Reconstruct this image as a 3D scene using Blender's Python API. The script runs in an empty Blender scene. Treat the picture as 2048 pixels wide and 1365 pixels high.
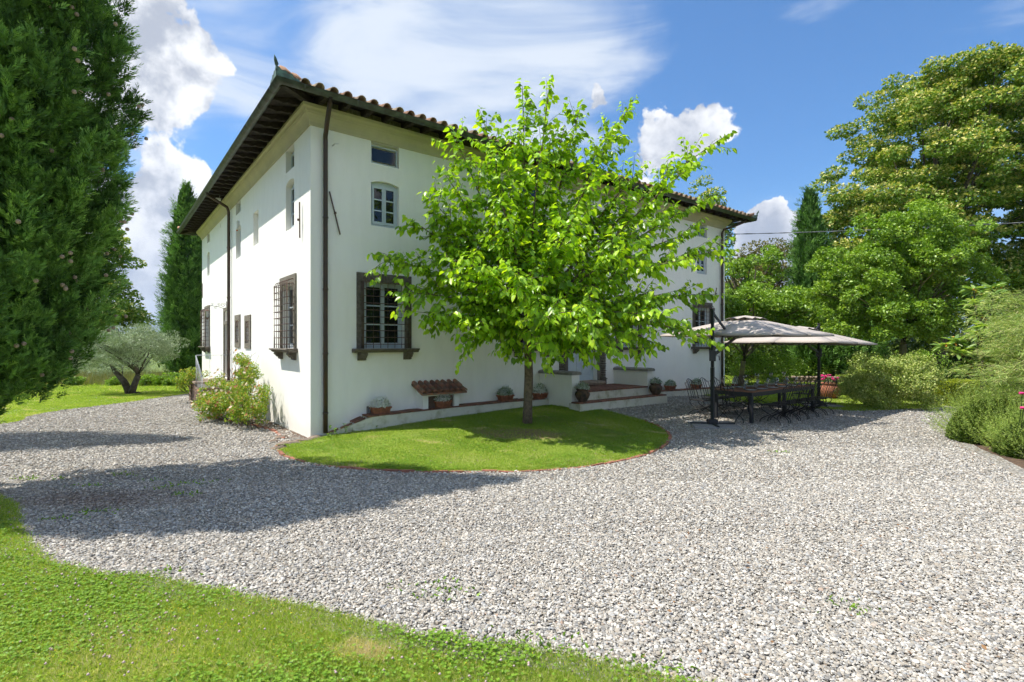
import bpy, math, random
import numpy as np
from mathutils import Vector, Matrix
random.seed(7); RNG = np.random.default_rng(7)
sc = bpy.context.scene
# ------------------------------------------------------------------ camera, sky, sun, exposure
FPX = 1039.0                                   # focal length in pixels of a 2048 wide frame
EYE = 1.9
cam = bpy.data.cameras.new('camera'); camo = bpy.data.objects.new('camera', cam)
sc.collection.objects.link(camo); sc.camera = camo
camo.location = (0, 0, EYE); camo.rotation_euler = (math.pi / 2, 0, 0)
cam.sensor_width = 36; cam.lens = 36 * FPX / 2048; cam.shift_y = 5.5 / 2048
cam.clip_start = 0.05; cam.clip_end = 40000
SUN_TRAVEL = Vector((1.0, 0.10, -1.66)).normalized()
SUN_EL = math.asin(-SUN_TRAVEL.z)
sd = bpy.data.lights.new('sun', 'SUN'); so = bpy.data.objects.new('sun', sd); sc.collection.objects.link(so)
sd.energy = 3.15; sd.angle = math.radians(0.5); sd.color = (1.0, 0.96, 0.89)
so.rotation_euler = SUN_TRAVEL.to_track_quat('-Z', 'Y').to_euler(); so.location = (-30, 0, 40)
sc.view_settings.view_transform = 'Standard'; sc.view_settings.look = 'None'
sc.view_settings.exposure = 1.2; sc.view_settings.gamma = 1.0; sc.view_settings.use_curve_mapping = False
sc.render.engine = 'CYCLES'
sc.cycles.use_denoising = True
sc.cycles.use_adaptive_sampling = True; sc.cycles.adaptive_threshold = .03
sc.cycles.max_bounces = 6; sc.cycles.diffuse_bounces = 3; sc.cycles.glossy_bounces = 2
sc.cycles.transmission_bounces = 5; sc.cycles.transparent_max_bounces = 8; sc.cycles.volume_bounces = 0
sc.cycles.caustics_reflective = False; sc.cycles.caustics_refractive = False
sc.cycles.sample_clamp_indirect = 6

world = bpy.data.worlds.new('World'); sc.world = world; world.use_nodes = True
class NT:
    def __init__(s, tree): s.t = tree; s.n = tree.nodes; s.l = tree.links
    def add(s, typ, **kw):
        nd = s.n.new(typ)
        for k, v in kw.items(): setattr(nd, k, v)
        return nd
    def put(s, sock, v):
        if isinstance(v, bpy.types.NodeSocket): s.l.new(v, sock)
        elif v is not None: sock.default_value = v
    def math(s, op, a, b=None, c=None, clamp=False):
        nd = s.add('ShaderNodeMath', operation=op, use_clamp=clamp)
        s.put(nd.inputs[0], a); s.put(nd.inputs[1], b)
        if c is not None: s.put(nd.inputs[2], c)
        return nd.outputs[0]
    def vmath(s, op, a, b=None, scale=None):
        nd = s.add('ShaderNodeVectorMath', operation=op)
        s.put(nd.inputs[0], a); s.put(nd.inputs[1], b)
        if scale is not None: s.put(nd.inputs['Scale'], scale)
        return nd.outputs['Value'] if op in ('DISTANCE', 'DOT_PRODUCT', 'LENGTH') else nd.outputs[0]
    def mapr(s, v, a, b, c=0.0, d=1.0, smooth=True):
        nd = s.add('ShaderNodeMapRange', interpolation_type='SMOOTHSTEP' if smooth else 'LINEAR')
        for i, x in enumerate((v, a, b, c, d)): s.put(nd.inputs[i], x)
        return nd.outputs[0]
    def noise(s, vec, scale, detail=5, rough=0.5, dist=0.0, col=False):
        nd = s.add('ShaderNodeTexNoise'); s.put(nd.inputs['Vector'], vec)
        nd.inputs['Scale'].default_value = scale; nd.inputs['Detail'].default_value = detail
        nd.inputs['Roughness'].default_value = rough; nd.inputs['Distortion'].default_value = dist
        return nd.outputs['Color'] if col else nd.outputs['Fac']
    def mix(s, f, a, b, mode='MIX'):
        nd = s.add('ShaderNodeMix', data_type='RGBA', blend_type=mode)
        s.put(nd.inputs[0], f); s.put(nd.inputs[6], a); s.put(nd.inputs[7], b)
        return nd.outputs[2]
    def ramp(s, f, stops, interp='LINEAR'):
        nd = s.add('ShaderNodeValToRGB'); s.put(nd.inputs[0], f); r = nd.color_ramp; r.interpolation = interp
        while len(r.elements) < len(stops): r.elements.new(0.5)
        for e, (p, c) in zip(r.elements, stops): e.position = p; e.color = (*c, 1)
        return nd.outputs[0]

def bearing(u, v):                              # direction of the sky at a bearing measured on the photograph
    return Vector(((u - 1024) / FPX, 1.0, (688 - v) / FPX)).normalized()

def build_sky():
    w = NT(world.node_tree); w.n.clear()
    out = w.add('ShaderNodeOutputWorld'); bg = w.add('ShaderNodeBackground')
    sky = w.add('ShaderNodeTexSky', sky_type='NISHITA'); sky.sun_disc = False
    sky.sun_elevation = SUN_EL; sky.sun_rotation = math.atan2(-SUN_TRAVEL.x, -SUN_TRAVEL.y)
    sky.air_density = 1.0; sky.dust_density = 1.2; sky.ozone_density = 2.2
    d = w.vmath('NORMALIZE', w.add('ShaderNodeTexCoord').outputs['Generated'])
    # broad warp so that cloud banks are not round
    warp = w.vmath('SUBTRACT', w.noise(d, 4.2, 3, .55, col=True), (.5, .5, .5))
    dw = w.vmath('ADD', d, w.vmath('SCALE', warp, scale=.11))
    dw = w.vmath('ADD', dw, w.vmath('SCALE', w.vmath('SUBTRACT', w.noise(d, 15.0, 4, .6, col=True), (.5, .5, .5)), scale=.085))
    def blobs(vec, lst):
        acc = None
        for (u, v, r, a) in lst:
            c = bearing(u, v)
            q = w.math('MULTIPLY', w.mapr(w.vmath('DISTANCE', vec, tuple(c)), r, 0.0), a)
            acc = q if acc is None else w.math('ADD', acc, q)
        return acc
    fb = w.noise(d, 4.2, 7, .60, .15)
    fine = w.noise(d, 17.0, 5, .6); fb = w.math('ADD', w.math('MULTIPLY_ADD', fb, 1.35, -.175), w.math('MULTIPLY_ADD', fine, .34, -.17))
    off = w.vmath('ADD', d, (-.022, -.002, .030))
    fb2 = w.noise(off, 4.2, 7, .60, .15); fb0 = w.noise(d, 4.2, 7, .60, .15)
    cum_pos = blobs(dw, [(350, 200, .22, .34), (390, 130, .13, .20), (300, 400, .20, .22), (400, 370, .13, .14), (330, 20, .30, .22), (300, 520, .22, .20), (610, 180, .13, .13),
                         (1370, 270, .13, .60), (1470, 235, .12, .66), (1560, 250, .09, .6), (1320, 320, .13, .5), (1565, 475, .11, 1.15), (1560, 545, .10, .9),
                         (1200, 215, .045, .6), (120, 300, .35, .15)])
    cum_neg = blobs(dw, [(1700, 130, .55, .66), (1560, 330, .16, .20), (1900, 350, .5, .55), (1250, 450, .3, .3), (480, 310, .15, .85), (560, 70, .22, .7), (250, 330, .10, .6), (300, 250, .06, .3), (900, 250, .5, .28), (250, 310, .07, .2), (1480, 120, .20, .22), (900, 250, .3, .25), (1400, 400, .1, .2)])
    f = w.math('SUBTRACT', w.math('ADD', w.math('ADD', fb, .125), cum_pos), cum_neg)
    cum = w.mapr(f, .60, .68)
    thick = w.mapr(f, .66, .90)
    lit = w.mapr(w.math('ADD', w.math('SUBTRACT', fb2, fb0), w.math('MULTIPLY_ADD', fine, -.25, .125)), .10, -.09)        # thinner towards the sun: brighter edge
    big = w.noise(d, 2.6, 2, .5)
    ccol = w.mix(w.math('ADD', w.math('MULTIPLY', lit, .8), .2), (.15, .17, .215, 1), (.54, .54, .54, 1))
    ccol = w.mix(w.math('MULTIPLY', w.math('MULTIPLY', thick, w.mapr(big, .44, .66)), .6), ccol, (.21, .23, .28, 1))
    # high thin veil, drawn out
    st = w.add('ShaderNodeMapping'); w.put(st.inputs['Vector'], d)
    st.inputs['Rotation'].default_value = (.3, .5, .5); st.inputs['Scale'].default_value = (1.0, 2.6, 5.0)
    vn = w.noise(st.outputs[0], 2.4, 5, .55, .6)
    vpos = blobs(dw, [(1020, 40, .36, .50), (960, 200, .24, .34), (650, 120, .26, .26), (760, 250, .22, .16), (1250, 60, .20, .10), (2030, 150, .25, .16), (1600, 20, .16, .16), (330, 60, .25, .25),
                      (330, 580, .25, .30), (1500, 430, .14, .12)])
    vneg = blobs(dw, [(1500, 160, .30, .20), (1750, 250, .30, .20), (470, 330, .12, .15), (560, 40, .12, .1)])
    veil = w.mapr(w.math('SUBTRACT', w.math('ADD', vn, vpos), vneg), .50, .98)
    vcol = w.mix(w.mapr(vn, .35, .62), (.20, .26, .37, 1), (.38, .41, .45, 1))
    skyc = w.mix(1.0, sky.outputs[0], (.10 * .34, .10 * .64, .10 * .88, 1), 'MULTIPLY')
    zz = w.add('ShaderNodeSeparateXYZ'); w.put(zz.inputs[0], d)
    skyc = w.mix(w.math('MULTIPLY', w.mapr(zz.outputs[2], .30, .0), .85), skyc, (.17, .29, .45, 1))
    c = w.mix(w.math('MULTIPLY', veil, .92), skyc, vcol)
    c = w.mix(w.math('MULTIPLY', cum, .97), c, ccol)
    # below the horizon: plain dull ground tone
    z = w.add('ShaderNodeSeparateXYZ'); w.put(z.inputs[0], d)
    c = w.mix(w.mapr(z.outputs[2], -.002, -.04), c, (.12, .14, .12, 1))
    w.put(bg.inputs[0], c); bg.inputs[1].default_value = 1.0
    w.l.new(bg.outputs[0], out.inputs[0])
build_sky()
world.cycles.sampling_method = 'MANUAL'; world.cycles.sample_map_resolution = 256

# ------------------------------------------------------------------ helpers
COL = sc.collection
def link(o, parent=None):
    COL.objects.link(o)
    if parent is not None: o.parent = parent
    return o
def tag(o, label=None, cat=None, group=None, kind=None):
    if label: o['label'] = label
    if cat: o['category'] = cat
    if group: o['group'] = group
    if kind: o['kind'] = kind
    return o
def thing(name, label, cat, loc=(0, 0, 0), rz=0.0, group=None):
    o = bpy.data.objects.new(name, None); o.empty_display_size = .2
    o.location = loc; o.rotation_euler = (0, 0, rz); link(o)
    return tag(o, label, cat, group)
def children(o): return CH.get(o.name, [])
CH = {}
def reg(o, parent):
    if parent is not None: CH.setdefault(parent.name, []).append(o)
def copy_tree(o, parent=None):
    c = o.copy(); link(c, parent); reg(c, parent)
    for ch in list(children(o)): copy_tree(ch, c)
    return c
def raw_mesh(name, V, F, mat=None, smooth=False, rnd=None):
    """V (n,3) array, F (m,k) int array (all faces the same size) or list of lists."""
    me = bpy.data.meshes.new(name)
    if isinstance(F, np.ndarray):
        m, k = F.shape; V = np.asarray(V, dtype=np.float32)
        me.vertices.add(len(V)); me.vertices.foreach_set('co', V.ravel())
        me.loops.add(m * k); me.loops.foreach_set('vertex_index', F.astype(np.int32).ravel())
        me.polygons.add(m); me.polygons.foreach_set('loop_start', np.arange(0, m * k, k, dtype=np.int32))
        me.polygons.foreach_set('loop_total', np.full(m, k, dtype=np.int32))
        me.update(calc_edges=True)
    else:
        me.from_pydata([tuple(v) for v in V], [], F)
    if smooth: me.polygons.foreach_set('use_smooth', np.ones(len(me.polygons), dtype=bool))
    if rnd is not None:
        a = me.attributes.new('rnd', 'FLOAT', 'POINT'); a.data.foreach_set('value', np.asarray(rnd, dtype=np.float32))
    if mat: me.materials.append(mat)
    return me
def obj(name, me, parent=None, loc=None, rot=None, scl=None):
    o = bpy.data.objects.new(name, me); link(o, parent); reg(o, parent)
    if loc is not None: o.location = loc
    if rot is not None: o.rotation_euler = rot
    if scl is not None: o.scale = scl
    return o
def frame(dirv):
    d = Vector(dirv).normalized(); a = Vector((0, 0, 1)) if abs(d.z) < .9 else Vector((1, 0, 0))
    x = d.cross(a).normalized(); return x, x.cross(d).normalized()
class MB:
    def __init__(s): s.v = []; s.f = []; s.sm = []
    def add(s, vs, fs, smooth=False):
        b = len(s.v); s.v += [tuple(v) for v in vs]; s.f += [[b + i for i in f] for f in fs]; s.sm += [smooth] * len(fs); return s
    def box(s, x0, x1, y0, y1, z0, z1):
        return s.add([(x0, y0, z0), (x1, y0, z0), (x1, y1, z0), (x0, y1, z0), (x0, y0, z1), (x1, y0, z1), (x1, y1, z1), (x0, y1, z1)],
                     [(3, 2, 1, 0), (4, 5, 6, 7), (0, 1, 5, 4), (1, 2, 6, 5), (2, 3, 7, 6), (3, 0, 4, 7)])
    def bar(s, a, b, w, h, up=(0, 0, 1)):
        a = Vector(a); b = Vector(b); d = (b - a).normalized(); u = Vector(up)
        x = d.cross(u); x = x.normalized() if x.length > 1e-4 else Vector((1, 0, 0)); y = x.cross(d).normalized()
        vs = [p + x * (w / 2 * i) + y * (h / 2 * j) for p in (a, b) for i, j in ((-1, -1), (1, -1), (1, 1), (-1, 1))]
        return s.add(vs, [(3, 2, 1, 0), (4, 5, 6, 7), (0, 1, 5, 4), (1, 2, 6, 5), (2, 3, 7, 6), (3, 0, 4, 7)])
    def tube(s, pts, r, n=6, cap=True):
        pts = [Vector(p) for p in pts]; rs = r if isinstance(r, (list, tuple)) else [r] * len(pts)
        vs = []; fs = []; ref = None
        for i, p in enumerate(pts):
            d = (pts[min(i + 1, len(pts) - 1)] - pts[max(i - 1, 0)]).normalized()
            if ref is None: x, y = frame(d)
            else:
                x = (ref - d * ref.dot(d))
                x = x.normalized() if x.length > 1e-5 else frame(d)[0]
                y = d.cross(x).normalized()
            ref = x
            for k in range(n):
                a = 2 * math.pi * k / n; vs.append(p + x * (math.cos(a) * rs[i]) + y * (math.sin(a) * rs[i]))
        for i in range(len(pts) - 1):
            for k in range(n):
                k2 = (k + 1) % n; fs.append((i * n + k, i * n + k2, (i + 1) * n + k2, (i + 1) * n + k))
        if cap: fs.append(tuple(range(n))[::-1]); fs.append(tuple((len(pts) - 1) * n + k for k in range(n)))
        return s.add(vs, fs, True)
    def lathe(s, prof, c=(0, 0, 0), n=16, smooth=True):
        vs = []; fs = []
        for r, z in prof:
            for k in range(n):
                a = 2 * math.pi * k / n; vs.append((c[0] + r * math.cos(a), c[1] + r * math.sin(a), c[2] + z))
        for i in range(len(prof) - 1):
            for k in range(n):
                k2 = (k + 1) % n; fs.append((i * n + k, i * n + k2, (i + 1) * n + k2, (i + 1) * n + k))
        return s.add(vs, fs, smooth)
    def prism(s, poly, axis, a0, a1):
        """poly: 2D points; axis 'x','y','z' extrusion from a0 to a1"""
        def P(p, a): return {'x': (a, p[0], p[1]), 'y': (p[0], a, p[1]), 'z': (p[0], p[1], a)}[axis]
        n = len(poly); vs = [P(p, a0) for p in poly] + [P(p, a1) for p in poly]
        fs = [tuple(range(n))[::-1], tuple(range(n, 2 * n))] + [(i, (i + 1) % n, n + (i + 1) % n, n + i) for i in range(n)]
        return s.add(vs, fs)
    def mesh(s, name, mat, bevel=0):
        me = bpy.data.meshes.new(name); me.from_pydata(s.v, [], s.f); me.polygons.foreach_set('use_smooth', s.sm)
        if mat: me.materials.append(mat)
        me.validate(); return me
    def build(s, name, mat, parent=None, loc=None, rot=None):
        return obj(name, s.mesh(name, mat), parent, loc, rot)

# ------------------------------------------------------------------ materials
MATS = {}
def mat(name, c1, c2=None, scale=3.0, rough=.8, bump=0.0, bscale=40, metal=0.0, spec=.3, detail=6, lo=.35, hi=.65, vary=0.0, coat=0):
    m = bpy.data.materials.new(name); m.use_nodes = True; w = NT(m.node_tree)
    b = w.n['Principled BSDF']; b.inputs['Roughness'].default_value = rough; b.inputs['Metallic'].default_value = metal
    b.inputs['Specular IOR Level'].default_value = spec
    tc = w.add('ShaderNodeTexCoord').outputs['Object']
    col = None
    if c2 is not None:
        f = w.mapr(w.noise(tc, scale, detail, .6), lo, hi)
        col = w.mix(f, (*c1, 1), (*c2, 1))
    else: col = (*c1, 1)
    if vary:
        oi = w.add('ShaderNodeObjectInfo').outputs['Random']
        hsv = w.add('ShaderNodeHueSaturation'); w.put(hsv.inputs['Color'], col)
        w.put(hsv.inputs['Value'], w.mapr(oi, 0, 1, 1 - vary, 1 + vary, False)); col = hsv.outputs[0]
    w.put(b.inputs['Base Color'], col)
    if bump:
        bp = w.add('ShaderNodeBump'); bp.inputs['Strength'].default_value = min(1, bump); bp.inputs['Distance'].default_value = .01
        w.put(bp.inputs['Height'], w.noise(tc, bscale, 5, .6)); w.l.new(bp.outputs[0], b.inputs['Normal'])
    MATS[name] = m; return m
def leafmat(name, stops, trans=.35, rough=.5, spec=.25, tcol=(1.3, 1.5, .5), two=None):
    """stops: colours over the per-leaf random value"""
    m = bpy.data.materials.new(name); m.use_nodes = True; w = NT(m.node_tree); b = w.n['Principled BSDF']; out = w.n['Material Output']
    at = w.add('ShaderNodeAttribute', attribute_name='rnd'); f = at.outputs['Fac']
    n = len(stops); c = w.ramp(f, [(i / max(1, n - 1), s) for i, s in enumerate(stops)])
    w.put(b.inputs['Base Color'], c); b.inputs['Roughness'].default_value = rough; b.inputs['Specular IOR Level'].default_value = spec
    t = w.add('ShaderNodeBsdfTranslucent'); w.put(t.inputs[0], w.mix(1.0, c, (*tcol, 1), 'MULTIPLY'))
    mx = w.add('ShaderNodeMixShader'); mx.inputs[0].default_value = trans
    w.l.new(b.outputs[0], mx.inputs[1]); w.l.new(t.outputs[0], mx.inputs[2]); w.l.new(mx.outputs[0], out.inputs[0])
    MATS[name] = m; return m

M_WOODDARK = mat('rafter_wood', (.018, .014, .011), (.05, .038, .03), 9, .85, .5, 60)
M_MOSS = mat('mossy_infill', (.16, .15, .075), (.07, .075, .03), 14, .95, .8, 50)
M_CORN = mat('cornice_paint', (.52, .475, .32), (.46, .42, .285), 2, .8, .1, 60)
M_COPPER = mat('gutter_copper', (.06, .062, .052), (.095, .12, .095), 5, .45, .1, 60, metal=.35, spec=.5)
M_PIPE = mat('pipe_copper', (.085, .052, .038), (.06, .045, .036), 4, .5, .1, 60, metal=.4, spec=.5)
M_VERDI = mat('verdigris', (.12, .2, .17), (.07, .10, .09), 12, .7, .3, 60)
M_STONE = mat('grey_stone', (.17, .145, .115), (.10, .085, .068), 18, .9, .9, 90)
M_STONEL = mat('lichened_stone', (.26, .23, .18), (.13, .115, .09), 26, .95, 1.0, 120)
M_RUST = mat('rusty_iron', (.17, .105, .08), (.10, .07, .058), 30, .75, .3, 120, metal=.3)
M_IRON = mat('dark_iron', (.042, .038, .035), None, rough=.5, metal=.4, spec=.5)
M_RAIL = mat('grey_railing_paint', (.32, .34, .36), None, rough=.5)
M_SASH = mat('pale_blue_grey_paint', (.50, .56, .60), (.45, .51, .55), 4, .5, .05, 80)
M_GLASS = bpy.data.materials.new('window_glass'); M_GLASS.use_nodes = True
_b = M_GLASS.node_tree.nodes['Principled BSDF']; _b.inputs['Base Color'].default_value = (.012, .014, .015, 1); _b.inputs['Roughness'].default_value = .03; _b.inputs['Specular IOR Level'].default_value = .5
M_TERRA = mat('terracotta', (.36, .135, .07), (.22, .09, .05), 12, .85, .3, 70, vary=.15)
M_TERRAOLD = mat('old_terracotta', (.17, .10, .065), (.055, .045, .035), 9, .9, .6, 50, vary=.1)
M_BRICK = mat('brick', (.40, .16, .10), (.27, .12, .08), 25, .9, .6, 90, vary=.22)
M_BRICKOLD = mat('worn_floor_brick', (.27, .115, .075), (.15, .08, .055), 14, .85, .6, 90, vary=.2)
M_OLDBRICK = mat('old_wall_brick', (.24, .15, .10), (.12, .09, .07), 14, .9, .6, 90, vary=.25)
M_GREYCAP = mat('grey_cement_cap', (.29, .27, .235), (.2, .185, .165), 8, .85, .3, 80)
M_CEMENT = mat('stained_cement', (.66, .63, .53), (.36, .33, .19), 3.5, .9, .4, 60, lo=.48, hi=.78)
M_TERRARED = mat('red_roof_tile', (.33, .14, .085), (.15, .10, .075), 9, .9, .4, 60, vary=.3)
M_ROCK = mat('field_stone', (.30, .23, .165), (.18, .14, .11), 8, .95, .9, 50, vary=.2)
M_CABLE = mat('cable_sheath', (.20, .20, .21), None, rough=.5)
M_BARKM = mat('mulberry_bark', (.20, .15, .10), (.11, .085, .06), 14, .95, .8, 45)
M_BARK = mat('dark_bark', (.075, .058, .044), (.14, .115, .085), 10, .95, .9, 40)
M_BARKO = mat('olive_bark', (.10, .085, .07), (.05, .042, .036), 8, .95, .9, 30)
M_BARKMOSS = mat('mossy_bark', (.12, .085, .06), (.20, .19, .06), 3.0, .95, .9, 30)
M_SOIL = mat('bed_soil', (.15, .095, .06), (.08, .055, .04), 12, .95, .9, 60)
M_CANOPY = mat('canopy_fabric', (.44, .385, .345), (.42, .365, .325), 2, .85, .05, 200)
M_ANTH = mat('anthracite_metal', (.028, .030, .034), None, rough=.45, metal=.2, spec=.5)
M_SLAB = mat('base_slab', (.33, .32, .31), (.22, .215, .21), 60, .9, .5, 150)
M_TABLETOP = mat('table_wood', (.30, .15, .085), (.20, .10, .06), 6, .6, .1, 60)
M_PLATE = mat('white_china', (.72, .73, .74), None, rough=.15, spec=.5)
M_NAP = mat('napkin_linen', (.6, .56, .5), None, rough=.9)
M_PLASTIC = mat('white_plastic', (.68, .67, .62), None, rough=.4)
M_ORANGE = mat('orange_lamp', (.5, .12, .03), None, rough=.3)
M_BARKC = mat('cypress_bark', (.11, .08, .06), (.06, .045, .035), 10, .95, .9, 30)
M_WHITEPOT = mat('white_glazed_pot', (.7, .7, .68), None, rough=.3)
def glassmat():
    m = bpy.data.materials.new('clear_glass'); m.use_nodes = True; w = NT(m.node_tree); out = w.n['Material Output']
    tr = w.add('ShaderNodeBsdfTransparent'); tr.inputs[0].default_value = (.90, .93, .92, 1); gl = w.add('ShaderNodeBsdfGlossy'); gl.inputs['Roughness'].default_value = .03
    lw = w.add('ShaderNodeLayerWeight'); lw.inputs[0].default_value = .35; mx = w.add('ShaderNodeMixShader')
    w.put(mx.inputs[0], w.math('ADD', w.math('MULTIPLY', lw.outputs['Facing'], .6), .08)); w.l.new(tr.outputs[0], mx.inputs[1]); w.l.new(gl.outputs[0], mx.inputs[2]); w.l.new(mx.outputs[0], out.inputs[0]); return m
M_CLEAR = glassmat()
def stucco():
    m = bpy.data.materials.new('white_stucco'); m.use_nodes = True; w = NT(m.node_tree); b = w.n['Principled BSDF']
    b.inputs['Roughness'].default_value = .9; b.inputs['Specular IOR Level'].default_value = .15
    tc = w.add('ShaderNodeTexCoord').outputs['Object']
    mp = w.add('ShaderNodeMapping'); w.put(mp.inputs[0], tc); mp.inputs['Scale'].default_value = (2.2, 2.2, .55)
    f = w.mapr(w.noise(mp.outputs[0], 2.2, 8, .62), .35, .7)
    c = w.mix(f, (.89, .865, .81, 1), (.85, .825, .77, 1))
    z = w.add('ShaderNodeSeparateXYZ'); w.put(z.inputs[0], tc)
    damp = w.math('MULTIPLY', w.mapr(w.math('ADD', z.outputs[2], w.math('MULTIPLY', w.noise(tc, 1.3, 6, .6), 1.0)), 1.05, .55), .45)
    c = w.mix(damp, c, (.68, .63, .52, 1))
    w.put(b.inputs['Base Color'], c)
    bp = w.add('ShaderNodeBump'); bp.inputs['Strength'].default_value = .25; bp.inputs['Distance'].default_value = .02
    w.put(bp.inputs['Height'], w.math('ADD', w.noise(tc, 3, 6, .6), w.math('MULTIPLY', w.noise(tc, 70, 3, .5), .12))); w.l.new(bp.outputs[0], b.inputs['Normal'])
    return m
M_STUCCO = stucco()
def tilemat():
    m = bpy.data.materials.new('roof_terracotta'); m.use_nodes = True; w = NT(m.node_tree); b = w.n['Principled BSDF']
    b.inputs['Roughness'].default_value = .9; b.inputs['Specular IOR Level'].default_value = .2
    tc = w.add('ShaderNodeTexCoord').outputs['Object']
    oi = w.add('ShaderNodeObjectInfo').outputs['Random']; at = w.add('ShaderNodeAttribute', attribute_name='rnd').outputs['Fac']
    v = w.math('FRACT', w.math('ADD', oi, at))
    base = w.ramp(v, [(0, (.38, .18, .10)), (.35, (.46, .29, .19)), (.6, (.40, .31, .22)), (.8, (.52, .40, .26)), (1, (.28, .17, .12))])
    li = w.math('MULTIPLY', w.mapr(w.noise(tc, 16, 6, .65), .48, .66), .55)
    c = w.mix(li, base, (.20, .18, .13, 1)); w.put(b.inputs['Base Color'], c)
    bp = w.add('ShaderNodeBump'); bp.inputs['Strength'].default_value = .5; bp.inputs['Distance'].default_value = .01
    w.put(bp.inputs['Height'], w.noise(tc, 60, 5, .6)); w.l.new(bp.outputs[0], b.inputs['Normal'])
    return m
M_TILE = tilemat()

# ------------------------------------------------------------------ the lie of the land
TH = math.atan2(.617, .787); CT, ST = math.cos(TH), math.sin(TH)
P0 = Vector((-4.03, 10.39, 0))                 # the villa's near corner
def house(s, o, z=0.0):                         # s along the shaded front, o metres out from it
    return Vector((P0.x + CT * s + ST * o, P0.y + ST * s - CT * o, z))
def left(t, q, z=0.0):                          # t along the sunlit side, q metres out from it
    return Vector((P0.x - ST * t - CT * q, P0.y + CT * t - ST * q, z))
AS = np.array([0, 1.1, 3, 5, 6, 7, 9.4, 13, 15.5]); AZ = np.array([0, .10, .20, .25, .26, .27, .25, .10, 0])
def gz(x, y):
    x = np.asarray(x, dtype=float); y = np.asarray(y, dtype=float)
    s = (x - P0.x) * CT + (y - P0.y) * ST; o = (x - P0.x) * ST - (y - P0.y) * CT
    a = np.interp(s, AS, AZ, left=0, right=0); t = np.clip((4.2 - o) / 3.5, 0, 1); f = t * t * (3 - 2 * t)
    f = np.where(o < -1.0, 0, f)
    z = a * f
    # the garden falls away gently beyond the olive on the valley side and far behind
    d = np.clip((y - 30) / 60, 0, 1) * np.clip((14 - x) / 20, 0, 1)
    return z - 9 * d * d
def spot(u, v, lift=0.0):                       # the ground point at a bearing measured on the photograph
    z = 0.0
    for _ in range(6):
        D = (EYE - z) * FPX / (v - 688); X = (u - 1024) / FPX * D; z = float(gz(X, D))
    return Vector((X, D, z + lift))
def at(u, v, D): return Vector(((u - 1024) / FPX * D, D, EYE + (688 - v) / FPX * D))
def smooth_curve(pts, n=10):
    """Catmull-Rom through 2D/3D points"""
    P = [np.array(p[:2], dtype=float) for p in pts]; P = [2 * P[0] - P[1]] + P + [2 * P[-1] - P[-2]]; out = []
    for i in range(1, len(P) - 2):
        for k in range(n):
            t = k / n
            out.append(.5 * ((2 * P[i]) + (-P[i - 1] + P[i + 1]) * t + (2 * P[i - 1] - 5 * P[i] + 4 * P[i + 1] - P[i + 2]) * t * t + (-P[i - 1] + 3 * P[i] - 3 * P[i + 1] + P[i + 2]) * t ** 3))
    out.append(P[-2]); return np.array(out)
def in_poly(x, y, poly):
    x = np.asarray(x); y = np.asarray(y); c = np.zeros(x.shape, bool); n = len(poly); j = n - 1
    for i in range(n):
        xi, yi = poly[i]; xj, yj = poly[j]
        hit = ((yi > y) != (yj > y)) & (x < (xj - xi) * (y - yi) / (yj - yi + 1e-12) + xi); c ^= hit; j = i
    return c
def wob(x, y, f=1.0, seed=0.0):                 # cheap smooth pseudo-noise in -1..1
    return (np.sin(x * 1.7 * f + 2.1 * np.sin(y * 1.3 * f + seed) + seed) + np.sin(y * 2.3 * f + 1.7 * np.sin(x * 1.9 * f + seed * 2)) + .5 * np.sin((x + y) * 5.1 * f + seed)) / 2.5

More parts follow.
